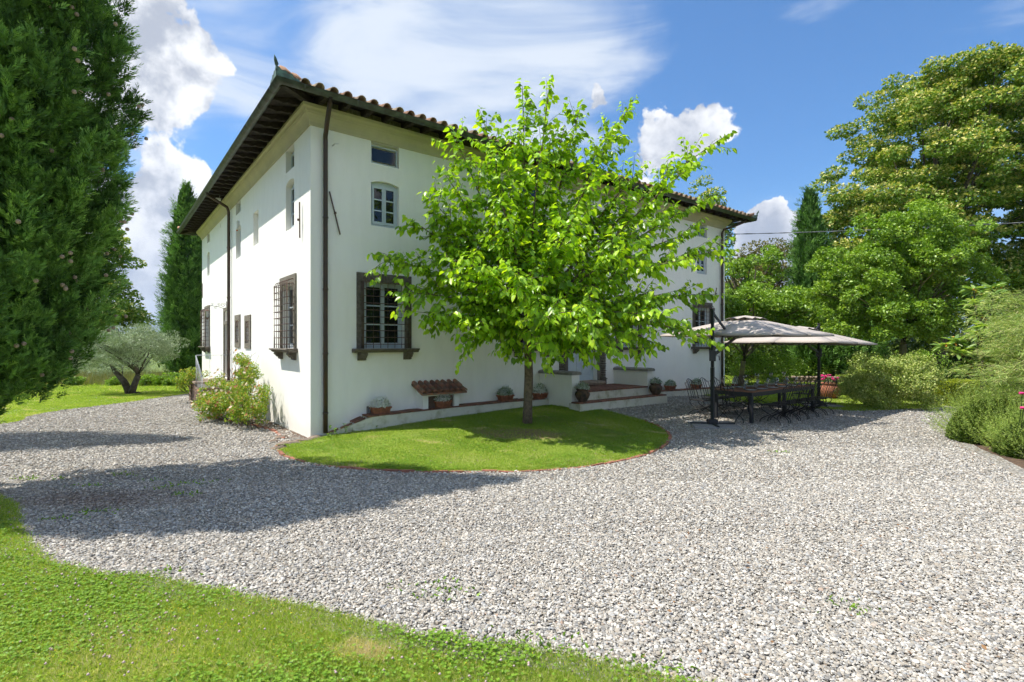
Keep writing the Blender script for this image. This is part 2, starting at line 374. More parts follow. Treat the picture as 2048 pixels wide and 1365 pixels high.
def gravelmat(name, base=True):
    m = bpy.data.materials.new(name); m.use_nodes = True; w = NT(m.node_tree); b = w.n['Principled BSDF']
    b.inputs['Roughness'].default_value = .85; b.inputs['Specular IOR Level'].default_value = .2
    pal = [(0, (.17, .17, .172)), (.12, (.25, .24, .225)), (.34, (.34, .30, .25)), (.5, (.43, .40, .355)), (.66, (.33, .34, .355)), (.82, (.55, .52, .47)), (.965, (.68, .66, .62)), (1, (.34, .24, .18))]
    pal = [(p, (.022 + c[0] * .95, .022 + c[1] * .915, .02 + c[2] * .86)) for p, c in pal]
    geo = w.add('ShaderNodeNewGeometry').outputs['Position']
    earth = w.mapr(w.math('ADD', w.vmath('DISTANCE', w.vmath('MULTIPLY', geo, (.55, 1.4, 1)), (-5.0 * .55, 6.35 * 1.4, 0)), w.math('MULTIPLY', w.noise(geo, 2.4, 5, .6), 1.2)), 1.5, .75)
    if base:
        vo = w.add('ShaderNodeTexVoronoi'); w.put(vo.inputs['Vector'], geo); vo.inputs['Scale'].default_value = 34; vo.inputs['Randomness'].default_value = 1
        sp = w.add('ShaderNodeSeparateColor'); w.put(sp.inputs[0], vo.outputs['Color'])
        c = w.ramp(sp.outputs[0], pal)
        gap = w.mapr(vo.outputs['Distance'], .34, .70)
        c = w.mix(w.math('MULTIPLY', gap, .75), c, (.20, .185, .16, 1))
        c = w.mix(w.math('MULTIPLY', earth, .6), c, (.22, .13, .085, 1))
        big = w.mapr(w.noise(geo, .35, 4, .5), .3, .7, .88, 1.08)
        hs = w.add('ShaderNodeHueSaturation'); w.put(hs.inputs['Color'], c); w.put(hs.inputs['Value'], big); c = hs.outputs[0]
        bp = w.add('ShaderNodeBump'); bp.inputs['Strength'].default_value = 1; bp.inputs['Distance'].default_value = .02
        w.put(bp.inputs['Height'], w.math('ADD', w.math('MULTIPLY', vo.outputs['Distance'], -1.0), w.math('MULTIPLY', sp.outputs[1], .5))); w.l.new(bp.outputs[0], b.inputs['Normal'])
    else:
        at_ = w.add('ShaderNodeAttribute', attribute_name='rnd', attribute_type='INSTANCER').outputs['Fac']
        c = w.ramp(at_, pal)
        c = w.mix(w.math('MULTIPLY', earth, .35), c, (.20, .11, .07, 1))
        tc = w.add('ShaderNodeTexCoord').outputs['Object']
        c = w.mix(w.math('MULTIPLY', w.mapr(w.noise(tc, 2, 4, .6), .45, .7), .3), c, (.25, .24, .22, 1))
    w.put(b.inputs['Base Color'], c); return m
def turfmat(name, c1, c2, c3, patch=None, scale=1.0):
    m = bpy.data.materials.new(name); m.use_nodes = True; w = NT(m.node_tree); b = w.n['Principled BSDF']
    b.inputs['Roughness'].default_value = .95; b.inputs['Specular IOR Level'].default_value = .1
    geo = w.add('ShaderNodeNewGeometry').outputs['Position']
    c = w.mix(w.mapr(w.noise(geo, 70 * scale, 6, .7), .35, .65), (*c1, 1), (*c2, 1))
    c = w.mix(w.math('MULTIPLY', w.mapr(w.noise(geo, 1.6, 5, .6), .48, .68), .55), c, (*c3, 1))
    if patch:
        for (x, y, r) in patch:
            q = w.mapr(w.math('ADD', w.vmath('DISTANCE', w.vmath('MULTIPLY', geo, (.6, 1.3, 0)), (x * .6, y * 1.3, 0)), w.math('MULTIPLY', w.noise(geo, 3, 5, .6), .6)), r + .45, r + .15)
            c = w.mix(w.math('MULTIPLY', q, .9), c, (.27, .19, .11, 1))
    w.put(b.inputs['Base Color'], c)
    bp = w.add('ShaderNodeBump'); bp.inputs['Strength'].default_value = .9; bp.inputs['Distance'].default_value = .02
    w.put(bp.inputs['Height'], w.noise(geo, 60 * scale, 5, .7)); w.l.new(bp.outputs[0], b.inputs['Normal']); return m
# ------------------------------------------------------------------ ground, drive, lawns, hills
def grid_sheet(name, xs, ys, m, lift=0.0):
    X, Y = np.meshgrid(xs, ys); Z = gz(X, Y) + lift
    V = np.stack([X.ravel(), Y.ravel(), Z.ravel()], 1); nx = len(xs); ny = len(ys)
    i = np.arange((ny - 1) * (nx - 1)); r = i // (nx - 1); c = i % (nx - 1); a = r * nx + c
    F = np.stack([a, a + 1, a + nx + 1, a + nx], 1)
    return obj(name, raw_mesh(name, V, F, m, True))
def spread_axis(a, b, step, far):
    inner = list(np.arange(a, b + 1e-6, step)); out = []; d = step
    x = b
    while x < far: d *= 1.5; x += d; out.append(x)
    x = a; d = step; pre = []
    while x > -far: d *= 1.5; x -= d; pre.append(x)
    return np.array(pre[::-1] + inner + out)
M_TURF = turfmat('turf', (.18, .25, .04), (.29, .36, .06), (.34, .32, .12), [(0.2, 10.35, .55)])
M_TURFN = turfmat('near_turf', (.22, .27, .045), (.35, .38, .08), (.42, .37, .16))
M_FIELD = turfmat('field', (.10, .16, .035), (.17, .22, .06), (.22, .2, .09), None, .05)
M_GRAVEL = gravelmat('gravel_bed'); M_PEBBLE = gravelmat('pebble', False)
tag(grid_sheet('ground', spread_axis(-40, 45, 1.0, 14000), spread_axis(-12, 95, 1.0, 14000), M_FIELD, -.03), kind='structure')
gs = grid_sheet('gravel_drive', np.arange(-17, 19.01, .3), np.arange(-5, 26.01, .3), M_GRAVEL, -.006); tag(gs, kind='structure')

# lawn boundaries, walked along the ground
ISL = smooth_curve([spot(*p) for p in [(556, 893), (568, 908), (600, 921), (650, 931), (710, 937), (770, 941), (860, 944), (950, 943), (1040, 943), (1120, 938), (1200, 929), (1270, 915), (1315, 898), (1336, 876), (1322, 858), (1285, 842), (1240, 829), (1190, 817), (1160, 810)]], 8)
ISL_BACK = [house(5.9, .44), house(4.5, .44), house(3, .44), house(1.2, .44), house(.4, .16), house(.05, .16), house(-.05, .25)]
isl_poly = [tuple(p) for p in ISL] + [(p.x, p.y) for p in ISL_BACK]
def star_sheet(name, poly, c, m, rings=14, lift=.02):
    P = np.array(poly); V = [[c[0], c[1]]]; n = len(P)
    for k in range(1, rings + 1): V += list(np.array(c) + (P - np.array(c)) * (k / rings))
    V = np.array(V); Z = gz(V[:, 0], V[:, 1]) + lift; Z[-n:] -= lift + .02
    F = [[0, 1 + i, 1 + (i + 1) % n] for i in range(n)]
    for k in range(rings - 1):
        b = 1 + k * n; F += [[b + i, b + n + i, b + n + (i + 1) % n, b + (i + 1) % n] for i in range(n)]
    return obj(name, raw_mesh(name, [(x, y, z) for (x, y), z in zip(V, Z)], F, m, True))
tag(star_sheet('lawn_island', isl_poly, (-1.0, 10.6) if in_poly(-1.0, 10.6, isl_poly) else (-1, 9.5), M_TURF), kind='structure')
FORE = smooth_curve([(-9.5, 7.4), (-8.0, 7.0)] + [tuple(spot(*p)[:2]) for p in [(-60, 985), (0, 997), (30, 1015), (35, 1045), (62, 1088), (105, 1128), (200, 1150), (300, 1155), (420, 1180), (520, 1203), (600, 1213), (700, 1237), (800, 1262), (900, 1278), (1000, 1291), (1080, 1300), (1140, 1313), (1210, 1337), (1300, 1352), (1400, 1375), (1500, 1400)]] + [(1.6, 2.4), (2.2, 1.6)], 8)
FORE = FORE + np.stack([np.zeros(len(FORE)), .035 * wob(FORE[:, 0] * 5, FORE[:, 1] * 5, 1.3)], 1)
def strip_sheet(name, inner, outer, m, rows=10, lift=.016, ease=1.0):
    A = np.array(inner)[:, :2]; B = np.array(outer)[:, :2]; V = []
    for k in range(rows + 1): V += list(A + (B - A) * (k / rows) ** ease)
    V = np.array(V); Z = gz(V[:, 0], V[:, 1]) + lift; n = len(A); Z[:n] -= lift + .012
    F = [[k * n + i, (k + 1) * n + i, (k + 1) * n + i + 1, k * n + i + 1] for k in range(rows) for i in range(n - 1)]
    return obj(name, raw_mesh(name, [(x, y, z) for (x, y), z in zip(V, Z)], F, m, True))
tag(strip_sheet('foreground_lawn', FORE, [(-14 + 13 * i / (len(FORE) - 1) - 3 * (1 - i / (len(FORE) - 1)), -4) for i in range(len(FORE))], M_TURFN, 12), kind='structure')
LB = smooth_curve([(-17, 9.6), (-14.5, 10.9)] + [tuple(spot(*p)[:2]) for p in [(0, 849), (60, 833), (120, 822), (200, 812), (270, 803), (330, 794), (375, 788)]] + [(-11.9, 21.0), (-10.5, 24)], 8)
tag(strip_sheet('valley_side_lawn', LB, [(-38 + 24 * i / (len(LB) - 1), 10 + 30 * min(1, i / (len(LB) - 1) * 1.4)) for i in range(len(LB))], M_TURF, 14, ease=1.5), kind='structure')
RB = smooth_curve([(7.0, 20.5), tuple(spot(1448, 801)[:2]), tuple(spot(1500, 806)[:2]), tuple(spot(1580, 812)[:2]), tuple(spot(1650, 819)[:2]), tuple(spot(1720, 823)[:2]), tuple(spot(1800, 820)[:2]), tuple(spot(1880, 816)[:2]), (14.2, 16.6), (16.5, 17.6)], 8)
tag(strip_sheet('garden_lawn', RB, [(5 + 33 * i / (len(RB) - 1), 34) for i in range(len(RB))], M_TURF, 14, ease=1.4), kind='structure')
BB = smooth_curve([(15.5, 15.8), tuple(spot(1975, 812)[:2]), tuple(spot(1940, 832)[:2]), tuple(spot(1915, 862)[:2]), tuple(spot(1915, 888)[:2]), tuple(spot(1960, 912)[:2]), tuple(spot(2048, 955)[:2]), (7.4, 6.2), (8.4, 4.2), (9, 1)], 8)
tag(strip_sheet('planting_bed', BB, [(22, 16 - 15 * i / (len(BB) - 1)) for i in range(len(BB))], M_SOIL, 10), kind='structure')

# distant hills, valley floor haze colour comes from the air
def hills(name, dist, x0, x1, prof, m, depth):
    n = 120; V = []; xs = np.linspace(x0, x1, n); k = 10
    for j in range(k + 1):
        for x in xs:
            t = j / k; z = -30 + (prof(x) + 30) * math.sin(t * math.pi / 2) ** 1.2 + 25 * float(wob(x / 700, j * .9)) * t * (1 - t) * 3
            V.append((x, dist + depth * t, z))
    F = [[j * n + i, j * n + i + 1, (j + 1) * n + i + 1, (j + 1) * n + i] for j in range(k) for i in range(n - 1)]
    return tag(obj(name, raw_mesh(name, V, F, m, True)), kind='structure')
M_HILL = mat('hill_woods', (.05, .075, .035), (.09, .11, .05), .004, .95)
hills('far_hills', 7200, -12000, 2000, lambda x: 430 + 90 * math.sin(x / 1500 + 1.4) + 25 * math.sin(x / 430) + 10 * math.sin(x / 140), M_HILL, 1500)
hills('near_hills', 3800, -7000, 1500, lambda x: 40 + 28 * math.sin(x / 700) + 8 * math.sin(x / 170), M_HILL, 900)

# pebbles as real stones near the viewer
def pebble_field():
    pts = []
    fore_poly = [tuple(p) for p in FORE] + [(2.2, -4), (-16, -4), (-16, 7.4)]
    bed_poly = [tuple(p) for p in BB] + [(22, 1), (22, 16)]
    house_poly = [tuple(left(15, 0)[:2]), tuple(left(0, .1)[:2]), tuple(house(15.5, 0)[:2]), tuple(house(15.5, -14)[:2])]
    for (y0, y1, dens) in ((1.8, 3.6, 6800), (3.6, 5.2, 5600), (5.2, 7.2, 4000), (7.2, 9.5, 2100), (9.5, 12.0, 900), (12.0, 15.0, 420), (15.0, 18.5, 200)):
        w0 = y1 * 1.22 + .6; n = int(dens * (y1 - y0) * 2 * w0)
        x = RNG.uniform(-w0, w0, n); y = RNG.uniform(y0, y1, n)
        keep = (np.abs(x) < y * 1.22 + .6)
        x, y = x[keep], y[keep]
        f1 = in_poly(x, y + .03 * wob(x * 6, y * 6), fore_poly) & (RNG.random(len(x)) > .02)
        keep = ~(f1 | in_poly(x, y, isl_poly) | in_poly(x, y, house_poly) | in_poly(x, y, bed_poly))
        er = np.hypot((x + 5.0) * .55, (y - 6.35) * 1.4); keep &= ~((er + .3 * wob(x * 3, y * 3) < .6) & (RNG.random(len(x)) < .45))
        x, y = x[keep], y[keep]; pts.append(np.stack([x, y], 1))
    P = np.concatenate(pts); n = len(P)
    size = np.clip(RNG.lognormal(math.log(.0086), .34, n), .004, .020) * (1 + .06 * np.clip(P[:, 1] - 5, 0, 10))
    sx = size * RNG.uniform(.9, 1.35, n); sy = size * RNG.uniform(.7, 1.05, n); sz = size * RNG.uniform(.4, .7, n)
    z = gz(P[:, 0], P[:, 1]) + RNG.uniform(-.003, .006, n) + .002
    me = bpy.data.meshes.new('gravel'); me.vertices.add(n)
    me.vertices.foreach_set('co', np.stack([P[:, 0], P[:, 1], z], 1).astype(np.float32).ravel())
    a = me.attributes.new('rnd', 'FLOAT', 'POINT'); a.data.foreach_set('value', RNG.random(n).astype(np.float32))
    a = me.attributes.new('scl', 'FLOAT_VECTOR', 'POINT'); a.data.foreach_set('vector', np.stack([sx, sy, sz], 1).astype(np.float32).ravel())
    a = me.attributes.new('rot', 'FLOAT_VECTOR', 'POINT'); a.data.foreach_set('vector', np.stack([RNG.normal(0, .28, n), RNG.normal(0, .28, n), RNG.uniform(0, 6.28, n)], 1).astype(np.float32).ravel())
    me.materials.append(M_PEBBLE)
    o = obj('gravel', me); tag(o, kind='stuff')
    g = bpy.data.node_groups.new('pebbles', 'GeometryNodeTree')
    g.interface.new_socket('Geometry', in_out='INPUT', socket_type='NodeSocketGeometry'); g.interface.new_socket('Geometry', in_out='OUTPUT', socket_type='NodeSocketGeometry')
    N = g.nodes; L = g.links; gi = N.new('NodeGroupInput'); go = N.new('NodeGroupOutput')
    ico = N.new('GeometryNodeMeshIcoSphere'); ico.inputs['Radius'].default_value = 1; ico.inputs['Subdivisions'].default_value = 2
    jig = N.new('GeometryNodeSetPosition'); ns = N.new('ShaderNodeTexNoise'); ns.inputs['Scale'].default_value = 1.1; ns.inputs['Detail'].default_value = 1
    sub = N.new('ShaderNodeVectorMath'); sub.operation = 'SUBTRACT'; sub.inputs[1].default_value = (.5, .5, .5)
    scl = N.new('ShaderNodeVectorMath'); scl.operation = 'SCALE'; scl.inputs['Scale'].default_value = 1.1
    L.new(ns.outputs['Color'], sub.inputs[0]); L.new(sub.outputs[0], scl.inputs[0]); L.new(scl.outputs[0], jig.inputs['Offset'])
    sm = N.new('GeometryNodeSetShadeSmooth'); smt = N.new('GeometryNodeSetMaterial'); smt.inputs['Material'].default_value = M_PEBBLE
    iop = N.new('GeometryNodeInstanceOnPoints')
    L.new(ico.outputs['Mesh'], jig.inputs['Geometry']); L.new(jig.outputs[0], sm.inputs[0]); L.new(sm.outputs[0], smt.inputs[0]); L.new(smt.outputs[0], iop.inputs['Instance'])
    L.new(gi.outputs[0], iop.inputs['Points'])
    for nm, key in (('rot', 'Rotation'), ('scl', 'Scale')):
        na = N.new('GeometryNodeInputNamedAttribute'); na.data_type = 'FLOAT_VECTOR'; na.inputs['Name'].default_value = nm; L.new(na.outputs['Attribute'], iop.inputs[key])
    L.new(iop.outputs[0], go.inputs[0])
    md = o.modifiers.new('pebbles', 'NODES'); md.node_group = g
    print('pebbles', n)
pebble_field()

# ------------------------------------------------------------------ the villa (local frame: x along the shaded front, y back along the sunlit side)
WX, LY, WALLTOP = 15.5, 14.7, 6.32
villa = thing('villa', 'white stucco villa with deep dark eaves, barred stone windows and terracotta roof', 'house', P0, TH)
def T_front(x, d, z): return (x, d, z)          # d: depth into the wall
def T_left(t, d, z): return (d, t, z)
def wall_face(mb, T, L, H, holes, flip, depth=.24):
    xs = sorted({0, L, *[h[0] for h in holes], *[h[1] for h in holes]}); zs = sorted({-.35, H, *[h[2] for h in holes], *[h[3] for h in holes]})
    def inh(x, z): return any(h[0] < x < h[1] and h[2] < z < h[3] for h in holes)
    def q(a, b, c, d): mb.add([a, b, c, d] if not flip else [a, d, c, b], [(0, 1, 2, 3)])
    for i in range(len(xs) - 1):
        for j in range(len(zs) - 1):
            if not inh((xs[i] + xs[i + 1]) / 2, (zs[j] + zs[j + 1]) / 2):
                q(T(xs[i], 0, zs[j]), T(xs[i + 1], 0, zs[j]), T(xs[i + 1], 0, zs[j + 1]), T(xs[i], 0, zs[j + 1]))
    for h in holes:
        a, b, c, d = h[:4]; dp = h[5] if len(h) > 5 else depth
        q(T(a, 0, c), T(a, dp, c), T(b, dp, c), T(b, 0, c)); q(T(a, 0, d), T(b, 0, d), T(b, dp, d), T(a, dp, d))
        q(T(a, 0, c), T(a, 0, d), T(a, dp, d), T(a, dp, c)); q(T(b, 0, c), T(b, dp, c), T(b, dp, d), T(b, 0, d))
        q(T(a, dp, c), T(b, dp, c), T(b, dp, d), T(a, dp, d))
        if h[4]:                                # segmental head: fills the corners above a shallow arc
            n = 8; rise = h[4]
            for k in range(n):
                u0, u1 = k / n, (k + 1) / n; x0 = a + (b - a) * u0; x1 = a + (b - a) * u1
                z0 = d - rise * (1 - 4 * u0 * (1 - u0)); z1 = d - rise * (1 - 4 * u1 * (1 - u1))
                q(T(x0, 0, z0), T(x1, 0, z1), T(x1, 0, d), T(x0, 0, d)); q(T(x0, 0, z0), T(x0, dp, z0), T(x1, dp, z1), T(x1, 0, z1))
GF = [(1.11, 2.05), (5.34, 6.28), (9.33, 10.27), (13.50, 14.44)]           # ground floor barred windows, front
FF = [(1.27, 1.92), (5.48, 6.13), (9.35, 10.0), (13.62, 14.27)]
holesF = [(a, b, 1.80, 3.23, 0, .22) for a, b in GF] + [(a, b, 4.45, 5.44, .06, .17) for a, b in FF] + [(7.42, 8.07, 4.45, 5.44, .06, .17)] \
    + [(a, b, 5.80, 6.27, 0, .16) for a, b in FF] + [(7.13, 8.36, .80, 3.22, 0, .24)]
GL = [(1.12, 2.06), (12.75, 13.69)]
holesL = [(a, b, 1.80, 3.23, 0, .22) for a, b in GL] + [(1.14, 1.80, 4.45, 5.55, .07, .20), (6.78, 7.50, 4.55, 5.55, .07, .20), (12.7, 13.3, 4.60, 5.55, .07, .2)] \
    + [(1.14, 1.80, 5.76, 6.27, 0, .20), (6.78, 7.50, 5.92, 6.29, 0, .2), (12.7, 13.3, 5.92, 6.29, 0, .2)] \
    + [(4.47, 5.07, 4.60, 5.50, 0, .12), (5.50, 5.97, 1.92, 2.55, 0, .2), (6.93, 7.43, 1.94, 2.62, 0, .2), (8.68, 9.42, .76, 2.55, 0, .26), (8.68, 9.42, 2.66, 2.98, 0, .26), (10.2, 10.28, 6.02, 6.2, 0, .1)]
mb = MB()
wall_face(mb, T_front, WX, WALLTOP, holesF, False); wall_face(mb, T_left, LY, WALLTOP, holesL, True)
mb.add([(WX, 0, -.35), (WX, LY, -.35), (WX, LY, WALLTOP), (WX, 0, WALLTOP)], [(0, 1, 2, 3)])
mb.add([(WX, LY, -.35), (0, LY, -.35), (0, LY, WALLTOP), (WX, LY, WALLTOP)], [(0, 1, 2, 3)])
mb.build('wall', M_STUCCO, villa)

def ring(mb, prof, closed=False, smooth=False):
    """sweep profile (outward offset p, z) round the four sides"""
    vs = []; n = len(prof)
    for (p, z) in prof: vs += [(-p, -p, z), (WX + p, -p, z), (WX + p, LY + p, z), (-p, LY + p, z)]
    fs = []
    for i in range(n if closed else n - 1):
        j = (i + 1) % n
        for k in range(4): k2 = (k + 1) % 4; fs.append((i * 4 + k, i * 4 + k2, j * 4 + k2, j * 4 + k))
    mb.add(vs, fs, smooth)
mb = MB(); ring(mb, [(0, 6.27), (.025, 6.27), (.03, 6.30), (.035, 6.34), (.06, 6.40), (.095, 6.45), (.125, 6.475), (.125, 6.49), (.145, 6.495), (.155, 6.54), (.18, 6.57), (.195, 6.575), (.195, 6.635), (0, 6.64)])
mb.build('cornice', M_CORN, villa)
# roof deck
mb = MB(); EAVE = .74
ZE, ZW = 6.665, 6.83
ring(mb, [(0, ZW), (EAVE, ZE), (EAVE, ZE + .03), (0, ZW + .05)])
mb.build('eaves_boarding', M_WOODDARK, villa)
SL = (ZW - ZE) / EAVE + .06
def roof_point(side, a, d):                     # a along the eave, d inwards from the eave edge
    z = ZE + .05 + SL * d
    if side == 0: return (a, -EAVE + d, z)
    if side == 1: return (-EAVE + d, a, z)
    if side == 2: return (WX + EAVE - d, a, z)
    return (a, LY + EAVE - d, z)
hh = (LY + 2 * EAVE) / 2; zr = ZE + .05 + SL * hh
mb = MB(); A = (-EAVE, -EAVE, ZE + .05); B = (WX + EAVE, -EAVE, ZE + .05); Cc = (WX + EAVE, LY + EAVE, ZE + .05); Dd = (-EAVE, LY + EAVE, ZE + .05)
r0 = (-EAVE + hh, LY / 2, zr); r1 = (WX + EAVE - hh, LY / 2, zr)
mb.add([A, B, Cc, Dd, r0, r1], [(0, 1, 5, 4), (1, 2, 5), (2, 3, 4, 5), (3, 0, 4)])
roof = mb.build('roof', M_TILE, villa)
def coppo(n=7, L=.46, r0=.088, r1=.070, th=.012):
    V = []; F = []
    for (y, r) in ((0, r0), (L, r1)):
        for k in range(n): a = math.pi * k / (n - 1); V.append((math.cos(a) * r, y, math.sin(a) * r))
        for k in range(n): a = math.pi * k / (n - 1); V.append((math.cos(a) * (r - th), y, math.sin(a) * (r - th)))
    for k in range(n - 1):
        F += [(k, k + 1, 2 * n + k + 1, 2 * n + k), (n + k, 3 * n + k, 3 * n + k + 1, n + k + 1), (k, n + k, n + k + 1, k + 1)]
    return V, F
cv, cf = coppo()
tile_me = raw_mesh('tile', cv, [list(f) for f in cf], M_TILE, True)
tile_me.attributes.new('rnd', 'FLOAT', 'POINT')
def tile_matrix(side, a, d):
    p = Vector(roof_point(side, a, d)); up = Vector({0: (0, 1, SL), 1: (1, 0, SL), 2: (-1, 0, SL), 3: (0, -1, SL)}[side]).normalized()
    x = up.cross(Vector((0, 0, 1))).normalized(); z = x.cross(up)
    jit = Matrix.Rotation(random.gauss(0, .035), 4, 'Z') @ Matrix.Rotation(random.gauss(0, .02), 4, 'Y')
    M = Matrix.Identity(4)
    for i in range(3): M[i][0] = x[i]; M[i][1] = up[i]; M[i][2] = z[i]; M[i][3] = p[i] + z[i] * .012
    return M @ jit
nt = 0; rest_v = []; rest_f = []; rest_r = []
for side, L in ((0, WX), (1, LY), (2, LY), (3, WX)):
    n = int((L + 2 * EAVE) / .27)
    for i in range(n):
        a = -EAVE + .16 + i * .27; lim = min(a + EAVE, L + EAVE - a)
        dmax = min(lim, hh); k = 0; d = .01 + random.uniform(-.012, .012)
        while d < dmax - .2:
            M = tile_matrix(side, a + random.gauss(0, .006), d)
            if side < 2 and k < 2 and nt < 292:
                t = obj('tile', tile_me, roof); t.matrix_basis = M; nt += 1
            else:
                b = len(rest_v); rest_v += [tuple(M @ Vector(v)) for v in cv]; rest_f += [[b + q for q in f] for f in cf]; rest_r += [random.random()] * len(cv)
            d += .36 + random.uniform(-.01, .01); k += 1
tf = obj('tile_field', raw_mesh('tile_field', rest_v, np.array(rest_f), M_TILE, True, rest_r), roof); tag(tf, kind='stuff')
mb = MB()
for (p, q) in ((A, r0), (B, r1), (Cc, r1), (Dd, r0), (r0, r1)):
    p = Vector(p); q = Vector(q); n = int((q - p).length / .4)
    for i in range(n): mb.tube([p.lerp(q, i / n) + Vector((0, 0, .07)), p.lerp(q, (i + 1.15) / n) + Vector((0, 0, .06))], [.12, .10], 8)
mb.build('ridge_tiles', M_TILE, roof)
# rafters and the mossy infill between them
raf = MB(); raf.prism([(-.70, -.005), (-.70, -.05), (-.60, -.075), (-.54, -.115), (-.44, -.095), (-.36, -.13), (0.1, -.13), (0.1, 0)], 'x', -.045, .045)
raf_me = raf.mesh('rafter', M_WOODDARK)
inf = MB(); inf.prism([(-.055, 0), (-.04, .115), (.0, .14), (.09, .14), (.09, 0)], 'x', -.165, .165)
inf.add([(-.09, -.07, .03), (.1, -.075, .05), (.08, -.058, .10), (-.07, -.055, .09)], [(0, 1, 2, 3)])
inf_me = inf.mesh('infill_block', M_MOSS)
slope_ang = math.atan2(ZW - ZE, EAVE)
def rafter_at(side, a):
    M = Matrix.Translation((a, 0, ZW - .002)) if side == 0 else Matrix.Translation((0, a, ZW - .002)) @ Matrix.Rotation(-math.pi / 2, 4, 'Z')
    return M @ Matrix.Rotation(slope_ang, 4, 'X')
for side, L in ((0, WX), (1, LY)):
    n = int(L / .46)
    for i in range(n + 1):
        a = .12 + i * (L - .24) / n
        o = obj('rafter', raf_me, villa); o.matrix_basis = rafter_at(side, a)
        if i < n:
            b = obj('infill_block', inf_me, villa); am = a + (L - .24) / n / 2 + random.uniform(-.015, .015)
            b.matrix_basis = (Matrix.Translation((am, -.11, 6.642)) if side == 0 else Matrix.Translation((-.11, am, 6.642)) @ Matrix.Rotation(-math.pi / 2, 4, 'Z')) @ Matrix.Rotation(random.gauss(0, .04), 4, 'Z')
for (cx, cy, dx, dy) in ((0, 0, -1, -1), (WX, 0, 1, -1), (0, LY, -1, 1)):
    mb = MB(); mb.bar((cx - .1 * dx, cy - .1 * dy, ZW - .08), (cx + .71 * dx, cy + .71 * dy, ZE - .045), .13, .13); mb.build('hip_rafter', M_WOODDARK, villa)
# overhang at the right-hand end too
for i in range(30):
    M = Matrix.Translation((WX, .3 + i * .48, ZW - .002)) @ Matrix.Rotation(math.pi / 2, 4, 'Z') @ Matrix.Rotation(slope_ang, 4, 'X')
    o = obj('rafter', raf_me, villa); o.matrix_basis = M
# gutter
mb = MB(); g0 = .765; gr = .078; prof = []
for k in range(9): a = math.pi * k / 8; prof.append((g0 + gr * math.cos(a), 6.645 - gr * math.sin(a)))
prof = [(g0 + gr + .008, 6.652)] + prof + [(g0 - gr + .005, 6.645)] + [(g0 + (gr - .006) * math.cos(math.pi * k / 8), 6.645 - (gr - .006) * math.sin(math.pi * k / 8)) for k in range(8, -1, -1)]
ring(mb, prof, True, True); gut = mb.build('gutter', M_COPPER, villa)
for side, L in ((0, WX), (1, LY)):
    for i in range(int(L / 1.0) + 1):
        a = -.35 + i * 1.0; mb = MB(); vs = []; fs = []
        for j, w in enumerate((-.016, .016)):
            for k in range(9):
                an = math.pi * k / 8; p = -(g0 + (gr + .004) * math.cos(an)); z = 6.645 - (gr + .004) * math.sin(an)
                vs.append((a + w, p, z) if side == 0 else (p, a + w, z))
        fs = [(k, k + 1, 9 + k + 1, 9 + k) for k in range(8)]; mb.add(vs, fs, True); mb.build('gutter_joint', M_COPPER, gut)
def ornament(cx, cy, dx, dy):
    mb = MB(); z = 6.66
    for (ux, uy) in ((-dx, 0), (0, -dy)):
        pts = [(0, 0), (.42, 0), (.36, .05), (.30, .045), (.26, .10), (.19, .085), (.15, .13), (.08, .12), (.05, .16), (0, .17)]
        n = len(pts); vs = []
        for w in (0, .012):
            vs += [(cx + ux * p[0] + (w * dx if ux == 0 else 0), cy + uy * p[0] + (w * dy if uy == 0 else 0), z + p[1]) for p in pts]
        mb.add(vs, [tuple(range(n)), tuple(range(2 * n - 1, n - 1, -1))] + [(i, (i + 1) % n, n + (i + 1) % n, n + i) for i in range(n)])
    mb.tube([(cx, cy, z + .1), (cx, cy, z + .2), (cx + .03 * dx, cy + .03 * dy, z + .27), (cx + .05 * dx, cy + .05 * dy, z + .33)], [.02, .034, .026, .004], 6)
    mb.tube([(cx - .05 * dx, cy - .05 * dy, z + .13), (cx - .12 * dx, cy - .12 * dy, z + .19), (cx - .1 * dx, cy - .1 * dy, z + .25)], [.02, .016, .004], 5)
    mb.build('corner_ornament', M_VERDI, villa)
ornament(-.84, -.84, -1, -1); ornament(WX + .84, -.84, 1, -1)
def pipe(pts, r=.045, name='downpipe', collars=()):
    mb = MB(); mb.tube(pts, r, 10); o = mb.build(name, M_PIPE, villa)
    for p in collars:
        m2 = MB(); m2.lathe([(r + .001, -.02), (r + .012, -.015), (r + .012, .015), (r + .001, .02)], p, 10); m2.build('pipe_collar', M_PIPE, o)
pipe([(.135, -.765, 6.58), (.14, -.75, 6.5), (.20, -.40, 6.28), (.26, -.11, 6.08), (.27, -.085, 5.98), (.27, -.085, 2), (.27, -.085, .1)], collars=[(.27, -.085, z) for z in (.5, 1.7, 3.0, 4.45)])
pipe([(15.70, -.765, 6.58), (15.66, -.73, 6.48), (15.5, -.45, 6.36), (15.22, -.13, 6.22), (15.18, -.085, 6.1), (15.18, -.085, 2), (15.18, -.085, .1)], collars=[(15.18, -.085, z) for z in (1.7, 3.4, 5)])
pipe([(-.765, 7.8, 6.58), (-.74, 7.82, 6.5), (-.42, 8.0, 6.40), (-.14, 8.18, 6.30), (-.085, 8.22, 6.18), (-.085, 8.22, 2), (-.085, 8.22, .2)], collars=[(-.085, 8.22, z) for z in (1.7, 3.4, 5)])

